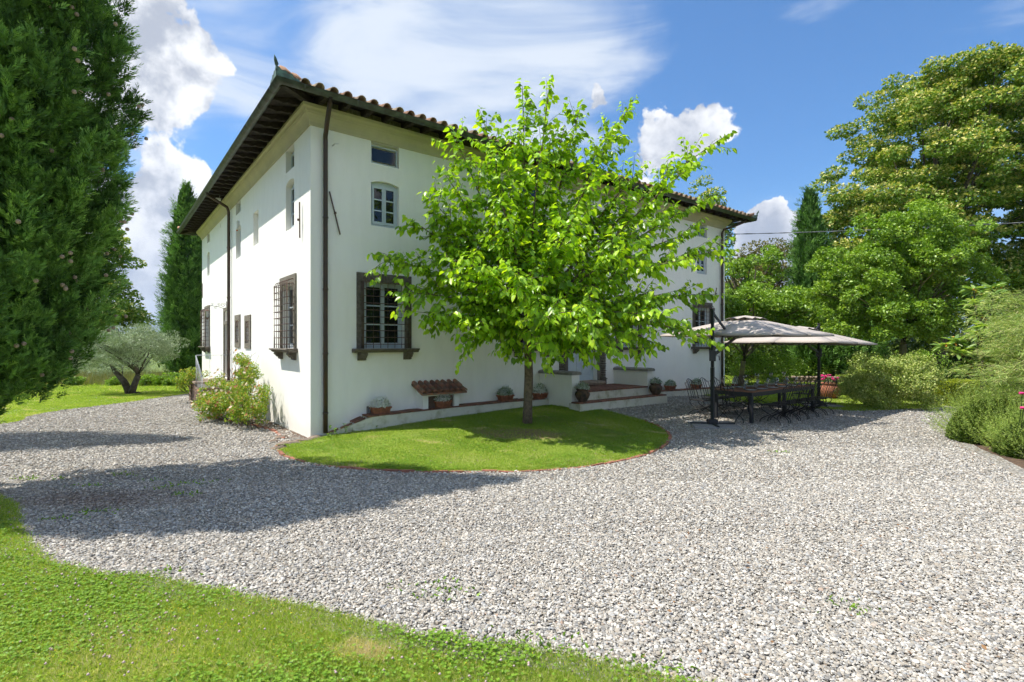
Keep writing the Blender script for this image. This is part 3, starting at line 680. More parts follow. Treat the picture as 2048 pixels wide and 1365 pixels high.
# ---- windows
def TT(side, x, d, z): return (x, d, z) if side == 0 else (d, x, z)
def add_quadbox(mb, side, x0, x1, d0, d1, z0, z1):
    if side == 0: mb.box(x0, x1, d0, d1, z0, z1)
    else: mb.box(d0, d1, x0, x1, z0, z1)
def casement(side, a, b, z0, z1, d, rows=3, leaves=2, name='window', fr=.05, arch=0, s=.042):
    mb = MB(); w = fr; z1 = z1 - arch
    add_quadbox(mb, side, a, a + w, d - .05, d, z0, z1); add_quadbox(mb, side, b - w, b, d - .05, d, z0, z1)
    add_quadbox(mb, side, a + w, b - w, d - .05, d, z1 - w, z1 + arch * .9); add_quadbox(mb, side, a + w, b - w, d - .05, d, z0, z0 + w * 1.2)
    iw = (b - a - 2 * w) / leaves
    for l in range(leaves):
        x0 = a + w + l * iw + .003; x1 = x0 + iw - .006
        add_quadbox(mb, side, x0, x0 + s, d - .075, d - .02, z0 + w * 1.2, z1 - w); add_quadbox(mb, side, x1 - s, x1, d - .075, d - .02, z0 + w * 1.2, z1 - w)
        add_quadbox(mb, side, x0 + s, x1 - s, d - .075, d - .02, z1 - w - s, z1 - w); add_quadbox(mb, side, x0 + s, x1 - s, d - .075, d - .02, z0 + w * 1.2, z0 + w * 1.2 + s * 1.3)
        zz0 = z0 + w * 1.2 + s * 1.3; zz1 = z1 - w - s
        for r in range(1, rows):
            z = zz0 + (zz1 - zz0) * r / rows; add_quadbox(mb, side, x0 + s, x1 - s, d - .065, d - .03, z - .014, z + .014)
    win = mb.build(name, M_SASH, villa)
    for l in range(leaves):
        x0 = a + w + l * iw + .045; x1 = x0 + iw - .09
        zz0 = z0 + w * 1.2 + .055; zz1 = z1 - w - .042
        for r in range(rows):
            g = MB(); za = zz0 + (zz1 - zz0) * r / rows + .012; zb = zz0 + (zz1 - zz0) * (r + 1) / rows - .012
            add_quadbox(g, side, x0 - .004, x1 + .004, d - .048, d - .044, za - .006, zb + .006); g.build('pane', M_GLASS, win)
    return win
def stone_frame(side, a, b, z0, z1, win, w=.165, proud=.03, top=.185, bottom=0):
    for (x0, x1, c, e) in ((a - w, a - .004, z0 - bottom, z1), (b + .004, b + w, z0 - bottom, z1), (a - w, b + w, z1 + .003, z1 + top)) + (((a - .001, b + .001, z0 - bottom, z0),) if bottom else ()):
        mb = MB(); add_quadbox(mb, side, x0, x1, -proud, .02, c, e); mb.build('stone_jamb' if e - c > .5 else 'stone_lintel', M_STONE if side == 0 else M_STONEL, win)
def sill(side, a, b, z, win, ext=.10, proj=.235):
    prof = [(.02, z), (-proj, z), (-proj - .01, z - .025), (-proj + .035, z - .045), (-proj + .055, z - .075), (-proj + .075, z - .085), (.02, z - .085)]
    mb = MB()
    if side == 0: mb.prism(prof, 'x', a - ext, b + ext)
    else:
        n = len(prof); vs = [(p[0], a - ext, p[1]) for p in prof] + [(p[0], b + ext, p[1]) for p in prof]
        mb.add(vs, [tuple(range(n)), tuple(range(2 * n - 1, n - 1, -1))] + [(n + i, n + (i + 1) % n, (i + 1) % n, i) for i in range(n)])
    mb.build('sill', M_STONE, win)
    for x in (a + .02, b - .19):
        prof = [(.01, z - .087), (-.16, z - .087), (-.165, z - .13), (-.13, z - .155), (-.11, z - .19), (-.07, z - .20), (-.07, z - .235), (-.03, z - .25), (.01, z - .25)]
        mb = MB(); n = len(prof)
        if side == 0: mb.prism(prof, 'x', x, x + .17)
        else:
            vs = [(p[0], x, p[1]) for p in prof] + [(p[0], x + .17, p[1]) for p in prof]
            mb.add(vs, [tuple(range(n)), tuple(range(2 * n - 1, n - 1, -1))] + [(n + i, n + (i + 1) % n, (i + 1) % n, i) for i in range(n)])
        mb.build('corbel', M_STONE, win)
def grille(side, a, b, z0, z1, win, nv=7, nh=10, proj=.17):
    mb = MB(); e = .075
    def P(x, d, z): return TT(side, x, d, z)
    for i in range(nv):
        x = a - .02 + (b - a + .04) * i / (nv - 1)
        mb.tube([P(x, -proj, z0 + .005), P(x, -proj, z1 - .02), P(x, -proj + .03, z1 + .05), P(x, -.02, z1 + .09)], .0085, 5)
    for j in range(nh):
        z = z0 + .09 + (z1 - z0 - .12) * j / (nh - 1)
        mb.tube([P(a - e, -.02, z), P(a - e, -proj + .02, z), P(a - e + .02, -proj - .008, z), P(b + e - .02, -proj - .008, z), P(b + e, -proj + .02, z), P(b + e, -.02, z)], .0085, 5)
    for sx in (a - e, b + e):
        for dd in (-.07, -.12): mb.tube([P(sx, dd, z0 + .005), P(sx, dd, z1 - .0)], .007, 5)
        mb.tube([P(sx, -proj, z0), P(sx, -proj, z1)], .0085, 5)
    mb.build('grille', M_RUST, win)
for side, lst in ((0, GF), (1, GL)):
    for (a, b) in lst:
        wn = casement(side, a, b, 1.80, 3.23, .19, 3); stone_frame(side, a, b, 1.80, 3.23, wn); sill(side, a - .165, b + .165, 1.797, wn); grille(side, a, b, 1.80, 3.23, wn)
for (a, b) in FF + [(7.42, 8.07)]: casement(0, a, b, 4.45, 5.44, .14, 3, arch=.06)
for (a, b) in FF: casement(0, a, b, 5.80, 6.22, .14, 1, 1 if a < 13 else 2, fr=.018, s=.018)
for (a, b, c, d) in ((1.14, 1.80, 4.45, 5.55), (6.78, 7.50, 4.55, 5.55), (12.7, 13.3, 4.60, 5.55)): casement(1, a, b, c, d, .18, 3, arch=.07)
for (a, b, c, d) in ((1.14, 1.80, 5.76, 6.24), (6.78, 7.50, 5.92, 6.26), (12.7, 13.3, 5.92, 6.26)): casement(1, a, b, c, d, .18, 1, 1)
for (a, b, c, d) in ((5.50, 5.97, 1.92, 2.55), (6.93, 7.43, 1.94, 2.62)):
    mb = MB(); add_quadbox(mb, 1, a, b, .15, .16, c, d); wn = mb.build('small_window', M_GLASS, villa)
    stone_frame(1, a, b, c, d, wn, .15, .03, .17, .16)
    mb = MB()
    for k in range(5): z = c + .08 + (d - c - .12) * k / 4; mb.tube([(.02, a, z), (-.045, a + .1, z), (-.045, b - .1, z), (.02, b, z)], .008, 5)
    for k in range(3): x = a + .1 + (b - a - .2) * k / 2; mb.tube([(-.03, x, c), (-.03, x, d)], .007, 5)
    mb.build('grille', M_RUST, wn)
# sunlit side door with transom
mb = MB(); mb.box(.20, .235, 8.68, 9.42, .76, 2.55); dl = mb.build('side_door', M_WOODDARK, villa)
mb = MB(); mb.box(.18, .19, 8.70, 9.40, 2.66, 2.98); mb.build('transom_pane', M_GLASS, dl)
for (a, b, c, d, nm) in ((8.53, 8.676, .74, 3.0, 'stone_jamb'), (9.424, 9.57, .74, 3.0, 'stone_jamb'), (8.53, 9.57, 3.003, 3.12, 'stone_lintel'), (8.68, 9.42, 2.552, 2.658, 'stone_transom')):
    mb = MB(); mb.box(-.03, .02, a, b, c, d); mb.build(nm, M_STONEL, dl)
# front door: two leaves, solid panels below, glazed above
mb = MB(); x0, x1 = 7.13, 8.36
mb.box(x0, x0 + .05, .16, .22, .80, 3.22); mb.box(x1 - .05, x1, .16, .22, .80, 3.22); mb.box(x0 + .05, x1 - .05, .16, .22, 3.14, 3.22)
fd = mb.build('front_door', M_SASH, villa)
for l in range(2):
    a = x0 + .053 + l * .565; b = a + .56; m = MB()
    m.box(a, a + .08, .15, .19, .82, 3.13); m.box(b - .08, b, .15, .19, .82, 3.13)
    for (c, d) in ((.82, .96), (1.50, 1.62), (3.04, 3.13), (2.10, 2.14), (2.57, 2.61)): m.box(a + .08, b - .08, .152, .188, c, d)
    m.box(a + .26, a + .30, .155, .185, 1.62, 3.04)
    m.box(a + .08, b - .08, .17, .18, .96, 1.50); m.box(a + .13, b - .13, .158, .17, 1.01, 1.45)
    lf = m.build('door_leaf', M_SASH, fd)
# (panes sit behind the leaf bars)
for l in range(2):
    a = x0 + .053 + l * .565
    for (c, d) in ((1.62, 2.10), (2.14, 2.57), (2.61, 3.04)):
        for (u, v) in ((a + .08, a + .26), (a + .30, a + .48)):
            g = MB(); g.box(u, v, .17, .174, c, d); g.build('pane', M_GLASS, fd)
for (a, b, i0) in ((6.80, 7.0, 0), (8.49, 8.69, 1)):
    z = .86; k = 0
    base = MB(); base.box(a - .01, b + .01, -.07, .02, .68, .83); base.box(a - .03, b + .03, -.085, .02, .832, .86); base.build('pilaster_base', M_STONE, fd)
    while z < 3.3:
        h = .05 + random.uniform(-.006, .01); m = MB(); pr = .055 + random.uniform(-.008, .008)
        m.prism([(.02, z), (-pr + .014, z + .002), (-pr, z + h * .35), (-pr, z + h * .7), (-pr + .016, z + h - .008), (.02, z + h - .004)], 'x', a, b); m.build('rusticated_stone', M_STONE, fd); z += h
    m = MB(); jx = (b + .003, 7.125) if i0 == 0 else (8.365, a - .003); m.box(jx[0], jx[1], -.03, .02, .70, 3.33); m.build('stone_jamb', M_STONE, fd)
m = MB(); m.box(7.0 + .003, 8.487, -.03, .02, 3.333, 3.5); m.box(6.74, 8.75, -.12, .02, 3.503, 3.58); m.build('stone_lintel', M_STONE, fd)
m = MB(); m.prism([(.14, .70), (-.28, .70), (-.30, .76), (-.27, .80), (.14, .815)], 'x', 7.08, 8.41); m.build('threshold', M_ROCK, fd)
# wall ties, vents, small fixings
def tie(name_parts, T, pts):
    m = MB()
    m.bar(pts[0], pts[1], .022, .022); c = (Vector(pts[0]) + Vector(pts[1])) / 2; m.bar(c + Vector(T) * .0, c + Vector(T) * .045, .04, .04); m.build('wall_tie', M_RUST, villa)
tie('', (0, -1, 0), [(.36, -.05, 5.0), (.58, -.05, 4.15)]); tie('', (-1, 0, 0), [(-.05, .57, 4.85), (-.05, .55, 4.1)])
tie('', (0, -1, 0), [(14.85, -.05, 4.0), (14.7, -.05, 3.55)]); tie('', (-1, 0, 0), [(-.05, 14.2, 4.4), (-.05, 14.2, 3.8)])
m = MB(); m.lathe([(.055, 0), (.10, 0), (.105, .012), (.085, .02), (.075, .012), (.0, .012)], (0, 0, 0), 20); o = m.build('wall_vent', M_PLASTIC, villa, (3.22, -.002, 2.52), (math.pi / 2, 0, 0))
m = MB(); m.box(-.03, .0, 6.95, 7.15, 5.45, 5.65); m.prism([(6.95, 5.45), (7.15, 5.45), (7.12, 5.4), (6.98, 5.4)], 'x', -.07, -.03); m.box(-.07, -.03, 6.95, 7.15, 5.45, 5.65)
o = m.build('alarm_box', M_PLASTIC, villa); m = MB(); m.lathe([(.025, 0), (.025, .03), (0, .035)], (0, 0, 0), 10); m.build('alarm_lamp', M_ORANGE, o, (-.05, 7.05, 5.385), (math.pi, 0, 0))
m = MB(); m.box(-.42, -.28, 8.35, 8.6, 6.54, 6.60); m.tube([(-.3, 8.47, 6.6), (-.3, 8.47, 6.7)], .015, 6); m.build('floodlight', M_PLASTIC, villa)
m = MB(); m.tube([(.44, 0, 5.96), (.44, -.12, 5.97), (.52, -.14, 5.98)], .012, 5); m.build('wall_hook', M_PLASTIC, villa)
m = MB(); m.tube([(0.0, 8.43, 6.2), (0, 8.43, .8)], .012, 5); m.build('conduit', M_PLASTIC, villa, (-.01, 0, 0))
for (a, b, z0, z1) in ((1.17, 1.42, .40, .56), (4.62, 5.3, .34, .47)):
    m = MB(); m.box(a, b, -.025, .0, z0, z0 + .015); m.box(a, b, -.025, 0, z1 - .015, z1)
    k = a
    while k < b: m.box(k, k + .012, -.022, 0, z0 + .015, z1 - .015); k += .04
    o = m.build('basement_vent', M_IRON, villa)
# bed ledge along the front: white kerb wall with brick capping
def gl(s, o): p = house(s, o); return float(gz(p.x, p.y))
led = thing('ledge_wall', 'low white stained ledge wall with brick capping along the shaded villa front', 'ledge wall', P0, TH)
def ledge(pts, name='ledge_body'):
    m = MB()
    for (a, b) in zip(pts, pts[1:]):
        (s0, o0, t0), (s1, o1, t1) = a, b
        m.add([(s0, -o0, -.3), (s1, -o1, -.3), (s1, -o1, t1), (s0, -o0, t0), (s0, -.003, t0), (s1, -.003, t1), (s0, -.003, -.3), (s1, -.003, -.3)], [(0, 1, 2, 3), (3, 2, 5, 4), (0, 3, 4, 6), (1, 7, 5, 2)])
    m.build(name, M_CEMENT, led)
Lf = [(.30, .06, .06), (.7, .24, .22), (1.12, .40, .385), (3, .40, .425), (4.6, .40, .44), (6.045, .40, .43)]
Rt = [(9.385, .40, .38), (11, .40, .345), (13, .40, .30), (15.5, .40, .26)]
ledge(Lf); ledge(Rt)
bm_ = MB(); bm_.box(-.118, .118, -.055, .055, 0, .028); cap_me = bm_.mesh('brick', M_BRICKOLD)
for pts in (Lf, Rt):
    s = pts[0][0]; ss = [p[0] for p in pts]
    while s < pts[-1][0] - .12:
        s2 = s + .12; o = float(np.interp(s2, ss, [p[1] for p in pts])); z = float(np.interp(s2, ss, [p[2] for p in pts])); sl = float(np.interp(s2 + .1, ss, [p[2] for p in pts])) - z
        for row in range(3 if o > .3 else 1):
            b = obj('brick', cap_me, led, (s2, -o + .055 + row * .115 - .012, z + .001 + random.uniform(-.003, .003)), (random.gauss(0, .01), -math.atan2(sl, .1), random.gauss(0, .015) - math.atan2(float(np.interp(s2 + .1, ss, [p[1] for p in pts])) - o, .1)))
        s += .245

# terrace before the front door
ter = thing('door_terrace', 'raised brick terrace with two low capped side walls before the front door', 'terrace', P0, TH)
m = MB(); m.box(6.335, 9.095, -1.27, -.004, -.2, .64); m.build('platform', M_CEMENT, ter)
m = MB(); m.box(5.95, 9.5, -1.66, -1.273, -.2, .405); m.build('lower_step', M_CEMENT, ter)
for (x0, x1) in ((6.05, 6.33), (9.10, 9.38)):
    m = MB(); m.box(x0, x1, -1.26, -.004, -.2, 1.10); sw = m.build('side_wall', M_STUCCO, ter)
    m = MB(); m.prism([(x0 - .03, 1.103), (x0 - .03, 1.16), (x0 + .02, 1.185), ((x0 + x1) / 2, 1.20), (x1 - .02, 1.185), (x1 + .03, 1.16), (x1 + .03, 1.103)], 'y', -1.30, -.005); m.build('wall_cap', M_GREYCAP, sw)
tb = MB(); tb.box(-.137, .137, -.067, .067, 0, .036); floor_me = tb.mesh('floor_brick', M_BRICKOLD)
for r in range(9):
    for k in range(10):
        x = 6.335 + .138 + k * .2765; y = -1.27 + .05 + r * .1395
        if y < -.07: obj('floor_brick', floor_me, ter, (x, y, .642 + random.uniform(-.002, .002)), (0, 0, random.gauss(0, .006)))
for r in range(2):
    for k in range(13):
        obj('floor_brick', floor_me, ter, (5.95 + .138 + k * .2745, -1.66 + .06 + r * .1395 + .05, .407 + random.uniform(-.002, .002)), (0, 0, random.gauss(0, .008)))

# gas meter cupboard with its own little roof
mc = thing('meter_cupboard', 'small white meter cupboard with a terracotta tiled roof against the villa', 'cupboard', P0, TH)
m = MB(); x0, x1 = 2.34, 3.28
m.box(x0, x0 + .13, -.34, -.004, .2, .80); m.box(x1 - .13, x1, -.34, -.004, .2, .80); m.box(x0 + .13, x1 - .13, -.34, -.004, .72, .80)
m.add([(x0, -.004, .8), (x1, -.004, .8), (x1, -.004, .96), (x0, -.004, .96), (x0, -.34, .8), (x1, -.34, .8)], [(0, 4, 3), (1, 2, 5), (4, 5, 2, 3)]); m.build('cupboard_wall', M_STUCCO, mc)
m = MB(); m.box(x0 + .13, x1 - .13, -.27, -.25, .3, .72); dd = m.build('cupboard_door', M_RUST, mc)
m = MB(); m.box(2.78, 2.80, -.285, -.27, .48, .56); m.build('handle', M_IRON, dd)
m = MB(); m.add([(x0 - .12, -.5, .80), (x1 + .12, -.5, .80), (x1 + .12, -.006, 1.0), (x0 - .12, -.006, 1.0), (x0 - .12, -.5, .76), (x1 + .12, -.5, .76), (x1 + .12, -.006, .96), (x0 - .12, -.006, .96)], [(0, 1, 2, 3), (7, 6, 5, 4), (0, 4, 5, 1), (1, 5, 6, 2), (3, 7, 4, 0)]); cr = m.build('cupboard_roof', M_TERRARED, mc)
cv2, cf2 = coppo(7, .30, .062, .050, .010); t_me = raw_mesh('small_tile', cv2, [list(f) for f in cf2], M_TERRARED, True)
an = math.atan2(.2, .494)
for k in range(8):
    for r in range(2):
        obj('tile', t_me, cr, (x0 - .06 + k * .152 + random.uniform(-.01, .01), -.52 + r * .24, .80 + r * .095 + .012), (an, random.gauss(0, .03), random.gauss(0, .03)))

# side stair and railing on the sunlit side (thing in the villa's frame)
st = thing('side_stair', 'brick side stair and landing up to the narrow side door', 'stair', P0, TH)
m = MB(); m.box(-1.0, -.004, 7.9, 9.7, -.1, .66); m.build('landing_block', M_STUCCO, st)
m = MB(); m.box(-1.06, -.004, 7.84, 9.76, .663, .72); m.build('landing_slab', M_ROCK, st)
nst = 4
for i in range(nst):
    z1 = .66 - (i + 1) * .145; y1 = 7.895 - i * .34
    m = MB(); m.box(-1.0, -.004, y1 - .335, y1, -.1, z1); m.build('step_block', M_OLDBRICK, st)
    m = MB(); m.box(-1.04, -.006, y1 - .36, y1 - .002, z1 + .002, z1 + .04); m.build('step_tread', M_ROCK, st)
bb = MB(); bb.box(-.016, .0, -.10, .10, 0, .052); bme = bb.mesh('brick', M_OLDBRICK)
for c in range(11):
    z = .0 + c * .058; y = 6.62 + (.105 if c % 2 else 0)
    while y < 9.6:
        top = .66 if y > 7.9 else .66 - .145 * (1 + int((7.895 - y) / .34))
        if z + .055 < top + .001: obj('brick', bme, st, (-1.003 - random.uniform(0, .006), y, z))
        y += .212
for c in range(11):
    z = c * .058; x = -.93 + (.105 if c % 2 else 0)
    while x < -.08:
        if z + .055 < .23: obj('brick', bme, st, (x, 6.53, z), (0, 0, math.pi / 2))
        x += .212
rl = thing('stair_railing', 'thin grey metal railing round the side door landing', 'railing', P0, TH)
m = MB(); m.tube([(-.03, 8.2, 1.54), (-.98, 8.2, 1.54), (-1.0, 8.18, 1.53), (-1.02, 6.7, .95)], .014, 6); m.build('handrail', M_RAIL, rl)
for (x, y, z0, z1) in [(-.98, 8.2, .72, 1.54), (-.62, 8.2, .72, 1.54), (-.3, 8.2, .72, 1.54)] + [(-1.01, 8.1 - k * .2, max(0.05, .66 - .145 * (1 + int((7.895 - (8.1 - k * .2)) / .34)) if k else .72), 1.5 - k * .078) for k in range(8)]:
    m = MB(); m.tube([(x, y, z0), (x, y, z1)], .010, 5); m.build('baluster', M_RAIL, rl)
# lantern on its bracket
ln = thing('wall_lantern', 'wrought iron lantern hanging from a scrolled bracket beside the side door', 'lantern', left(9.05, 0, 3.2), TH); ln.scale = (.62, .62, .62)
m = MB(); m.bar((-.01, 0, -.22), (-.01, 0, .2), .03, .03)
def scroll(c, r, turns, s=1, n=22, a0=0):
    return [(c[0] + (r * (1 - .8 * i / n)) * math.cos(a0 + s * turns * 2 * math.pi * i / n), 0, c[1] + (r * (1 - .8 * i / n)) * math.sin(a0 + s * turns * 2 * math.pi * i / n)) for i in range(n + 1)]
m.tube([(-.01, 0, -.15), (-.2, 0, -.17), (-.4, 0, -.1), (-.65, 0, -.07), (-.95, 0, -.07)], .014, 5)
m.tube(scroll((-.17, .0), .13, 1.5), .011, 5); m.tube(scroll((-.38, .0), .09, 1.4, -1, a0=math.pi), .010, 5); m.tube(scroll((-.7, .0), .08, 1.3), .009, 5); m.tube(scroll((-.55, -.15), .07, 1.2, -1), .009, 5)
m.lathe([(0, -.03), (.03, -.01), (.03, .01), (0, .03)], (-.5, 0, -.075), 8); m.lathe([(0, -.03), (.03, -.01), (.03, .01), (0, .03)], (-.8, 0, -.07), 8)
m.build('bracket', M_RUST, ln)
m = MB(); m.tube([(-.93, 0, -.08), (-.93, 0, -.28)], .006, 5); m.lathe([(.01, -.26), (.05, -.29), (.12, -.34), (.125, -.355)], (-.93, 0, 0), 6, False); m.lathe([(.09, -.72), (.10, -.70), (.05, -.76), (.01, -.82)], (-.93, 0, 0), 6, False)
for k in range(6):
    a = k * math.pi / 3; m.tube([(-.93 + .115 * math.cos(a), .115 * math.sin(a), -.35), (-.93 + .09 * math.cos(a), .09 * math.sin(a), -.71)], .006, 4)
m.build('lantern_frame', M_RUST, ln)
m = MB(); m.lathe([(.085, -.70), (.108, -.36)], (-.93, 0, 0), 6, False); m.build('lantern_glass', M_CLEAR, ln)
# ------------------------------------------------------------------ leaf machinery
def norm(a): return a / np.maximum(np.linalg.norm(a, axis=-1, keepdims=True), 1e-9)
KITE = (np.array([(0, 0, 0), (.5, .45, .06), (0, 1, 0), (-.5, .45, .06)]), np.array([(0, 1, 2, 3)]))
KITE2 = (np.array([(0, 0, 0), (.5, .4, .10), (0, .45, 0), (-.5, .4, .10), (0, 1, -.06)]), np.array([(0, 1, 4), (0, 4, 3)]))
BLADE = (np.array([(-.5, 0, 0), (.5, 0, 0), (0, 1, .0)]), np.array([(0, 1, 2)]))
HEART = (np.array([(0, 0, 0), (.30, -.06, .05), (.50, .22, .09), (.40, .58, .06), (0, 1.02, -.10), (-.40, .58, .06), (-.50, .22, .09), (-.30, -.06, .05), (0, .45, -.02)]),
         np.array([(0, 1, 8), (1, 2, 8), (2, 3, 8), (3, 4, 8), (4, 5, 8), (5, 6, 8), (6, 7, 8), (7, 0, 8)]))
def place(tpl, pos, ydir, nrm, size, width=1.0):
    """instances of a leaf template -> V, F"""
    tv, tf = tpl; n = len(pos); y = norm(ydir); x = norm(np.cross(y, nrm)); z = np.cross(x, y)
    size = np.broadcast_to(np.asarray(size, float), (n,)); width = np.broadcast_to(np.asarray(width, float), (n,))
    V = pos[:, None, :] + size[:, None, None] * (x[:, None, :] * (tv[None, :, 0:1] * width[:, None, None]) + y[:, None, :] * tv[None, :, 1:2] + z[:, None, :] * tv[None, :, 2:3])
    F = (tf[None] + (np.arange(n) * len(tv))[:, None, None]).reshape(-1, tf.shape[1])
    return V.reshape(-1, 3), F
def leaf_obj(name, tpl, pos, ydir, nrm, size, m, rnd, parent=None, width=1.0, smooth=False):
    V, F = place(tpl, pos, ydir, nrm, size, width)
    return obj(name, raw_mesh(name, V, F, m, smooth, np.repeat(rnd, len(tpl[0]))), parent)
def rand_dirs(n): return norm(RNG.normal(size=(n, 3)))
def clump_leaves(C, R, per, up=.35, flat=.75, shell=.55, spread=.8):
    """leaves filling a set of clumps; returns pos, dir, normal, clump index"""
    C = np.asarray(C); R = np.asarray(R); per = np.maximum(3, (per * (R / R.mean()) ** 2)).astype(int); idx = np.repeat(np.arange(len(C)), per); n = len(idx)
    d = rand_dirs(n); r = (shell + (1 - shell) * RNG.random(n) ** .6) * R[idx]
    pos = C[idx] + d * r[:, None] * np.array([1, 1, flat])
    nrm = norm(d * .8 + np.array([0, 0, up + .3]) + RNG.normal(0, .45, (n, 3)))
    yd = norm(d + np.array([0, 0, up - .45]) + RNG.normal(0, spread, (n, 3)) * .6)
    return pos, yd, nrm, idx
def limb_tube(mb, a, b, r0, r1, bend=.15, n=6, sides=7, up=.0):
    a = Vector(a); b = Vector(b); L = (b - a).length; pts = []; off = Vector((random.gauss(0, 1), random.gauss(0, 1), random.gauss(0, .5))) * bend * L * .5
    for i in range(n + 1):
        t = i / n; pts.append(a.lerp(b, t) + off * (t * (1 - t) * 2) + Vector((0, 0, up * L * t * (1 - t))) + Vector((random.gauss(0, .006), random.gauss(0, .006), 0)) * L)
    pts[0] = a; pts[-1] = b; mb.tube(pts, [r0 + (r1 - r0) * i / n for i in range(n + 1)], sides); return pts

# ------------------------------------------------------------------ turf blades and clover
M_BLADE = leafmat('grass_blade', [(0.177, 0.278, 0.030), (0.284, 0.396, 0.050), (0.390, 0.470, 0.083), (0.509, 0.513, 0.182), (0.662, 0.535, 0.380)], .5, .6, .2, (1.2, 1.3, .5))
M_CLOVER = leafmat('clover_leaf', [(0.117, 0.216, 0.020), (0.182, 0.324, 0.028), (0.273, 0.420, 0.044)], .3, .5, .3, (1.2, 1.4, .4))
M_PETALW = mat('clover_bloom', (.55, .42, .40), (.42, .30, .25), 60, .9)
M_PETALY = mat('yellow_bloom', (.75, .55, .03), None, rough=.8)
def scatter_in(poly, dens, ymin=-9, ymax=99):
    P = np.array(poly); x0, y0 = P.min(0); x1, y1 = P.max(0); y0 = max(y0, ymin); y1 = min(y1, ymax)
    n = int(dens * (x1 - x0) * (y1 - y0)); x = RNG.uniform(x0, x1, n); y = RNG.uniform(y0, y1, n)
    k = in_poly(x, y, poly) & (np.abs(x) < y * 1.2 + .7); return x[k], y[k]
def grass(name, poly, dens, h, wdt, clov=0.0, ymin=-9, ymax=99, bare=None, dry=0.0, fuzz=.03):
    V = []; F = []; R = []; b = 0
    x, y = scatter_in(poly, dens, ymin, ymax); n = len(x); x = x + RNG.normal(0, fuzz, n); y = y + RNG.normal(0, fuzz, n)
    patch = wob(x * .9, y * 1.1, 1.0, .7); keep = RNG.random(n) < np.clip(1.05 + .35 * wob(x * 2.3, y * 2.1, 1, 2.1), .35, 1)
    if bare:
        for (bx, by, br) in bare: keep &= ~((np.hypot((x - bx) * .6, (y - by) * 1.3) + .25 * wob(x * 3, y * 3) < br) & (RNG.random(n) < .85))
    x, y, patch = x[keep], y[keep], patch[keep]; n = len(x); z = gz(x, y) + .012
    lean = RNG.normal(0, .85, (n, 3)); lean[:, 2] = 1; d = norm(lean)
    hh_ = h * RNG.uniform(.45, 1.3, n) * (1 + .25 * patch); sc_ = np.clip(y / 4, 1, 9)
    straw = np.clip(wob(x * 1.1 + 3, y * 2.6, 1, 5.5) + .35 * wob(x * 5, y * 6, 1, 1.5) - .62, 0, 1) * 2.2
    r = np.clip(.33 + .22 * patch + straw * RNG.uniform(.3, 1, n) + RNG.normal(0, .2, n) + (RNG.random(n) < dry + .10 * (patch > .5)) * .6, 0, 1)
    v, f = place(BLADE, np.stack([x, y, z], 1), d, rand_dirs(n), hh_, wdt / h * sc_ ** .6)
    o = obj(name, raw_mesh(name, v, f, M_BLADE, False, np.repeat(r, 3))); tag(o, kind='stuff')
    if clov:
        x, y = scatter_in(poly, clov, ymin, ymax); k = RNG.random(len(x)) < np.clip(.45 + .9 * wob(x * 1.3, y * 1.5, 1, 4.2), .05, 1); x, y = x[k], y[k]; n = len(x)
        x = x + RNG.normal(0, fuzz, n); y = y + RNG.normal(0, fuzz, n); z = gz(x, y) + .012 + RNG.uniform(.2, 1.0, n) * h * .9; pos = np.repeat(np.stack([x, y, z], 1), 3, 0)
        a = RNG.uniform(0, 6.28, n)[:, None] + np.array([0, 2.09, 4.19])[None]; a = a.ravel(); yd = np.stack([np.cos(a), np.sin(a), np.full(len(a), .15)], 1)
        v, f = place(KITE, pos, yd, np.array([0, 0, 1.0]) + RNG.normal(0, .3, (len(a), 3)), np.repeat(RNG.uniform(.009, .016, n), 3), 1.5)
        o2 = obj('clover', raw_mesh('clover', v, f, M_CLOVER, False, np.repeat(RNG.random(len(a)), 4))); tag(o2, kind='stuff')
    return o
fore_poly = [tuple(p) for p in FORE] + [(2.2, -2), (-12, -2), (-12, 7.4)]
grass('lawn_grass', fore_poly, 24000, .036, .0042, 2600, 1.9, 4.2, dry=.10)
grass('lawn_grass', fore_poly, 15000, .036, .0046, 1700, 4.2, 8.0, dry=.06)
grass('lawn_grass', isl_poly, 9000, .034, .0050, 1600, bare=[(.2, 10.35, .6), (1.6, 10.9, .45), (-3.2, 9.3, .15), (.9, 11.7, .35)], fuzz=.035)
lb_poly = [tuple(p) for p in LB] + [(-14, 40), (-38, 40), (-38, 10)]
grass('lawn_grass', lb_poly, 2600, .035, .006, 0, 9, 20, fuzz=.02); grass('lawn_grass', lb_poly, 700, .05, .010, 0, 20, 32)
rb_poly = [tuple(p) for p in RB] + [(38, 34), (5, 34)]
grass('lawn_grass', rb_poly, 1800, .035, .007, 0, 14, 21, fuzz=.03); grass('lawn_grass', rb_poly, 500, .05, .012, 0, 21, 32)
def blooms(name, poly, n, m, r, h, ymin, ymax, clump=None):
    x, y = scatter_in(poly, n, ymin, ymax); k = RNG.random(len(x)) < np.clip(.35 + .9 * wob(x * 1.6, y * 1.7, 1, clump or 0), .03, 1); x, y = x[k], y[k]; V = []; F = []
    oct_v = np.array([(0, 0, 1), (1, 0, 0), (0, 1, 0), (-1, 0, 0), (0, -1, 0), (0, 0, -.7)]); oct_f = np.array([(0, 1, 2), (0, 2, 3), (0, 3, 4), (0, 4, 1), (5, 2, 1), (5, 3, 2), (5, 4, 3), (5, 1, 4)])
    n = len(x); s = r * RNG.uniform(.6, 1.2, n); pos = np.stack([x, y, gz(x, y) + h * RNG.uniform(.8, 1.4, n)], 1)
    V = (pos[:, None, :] + s[:, None, None] * oct_v[None]).reshape(-1, 3); F = (oct_f[None] + (np.arange(n) * 6)[:, None, None]).reshape(-1, 3)
    o = obj(name, raw_mesh(name, V, F, m, False)); tag(o, kind='stuff')
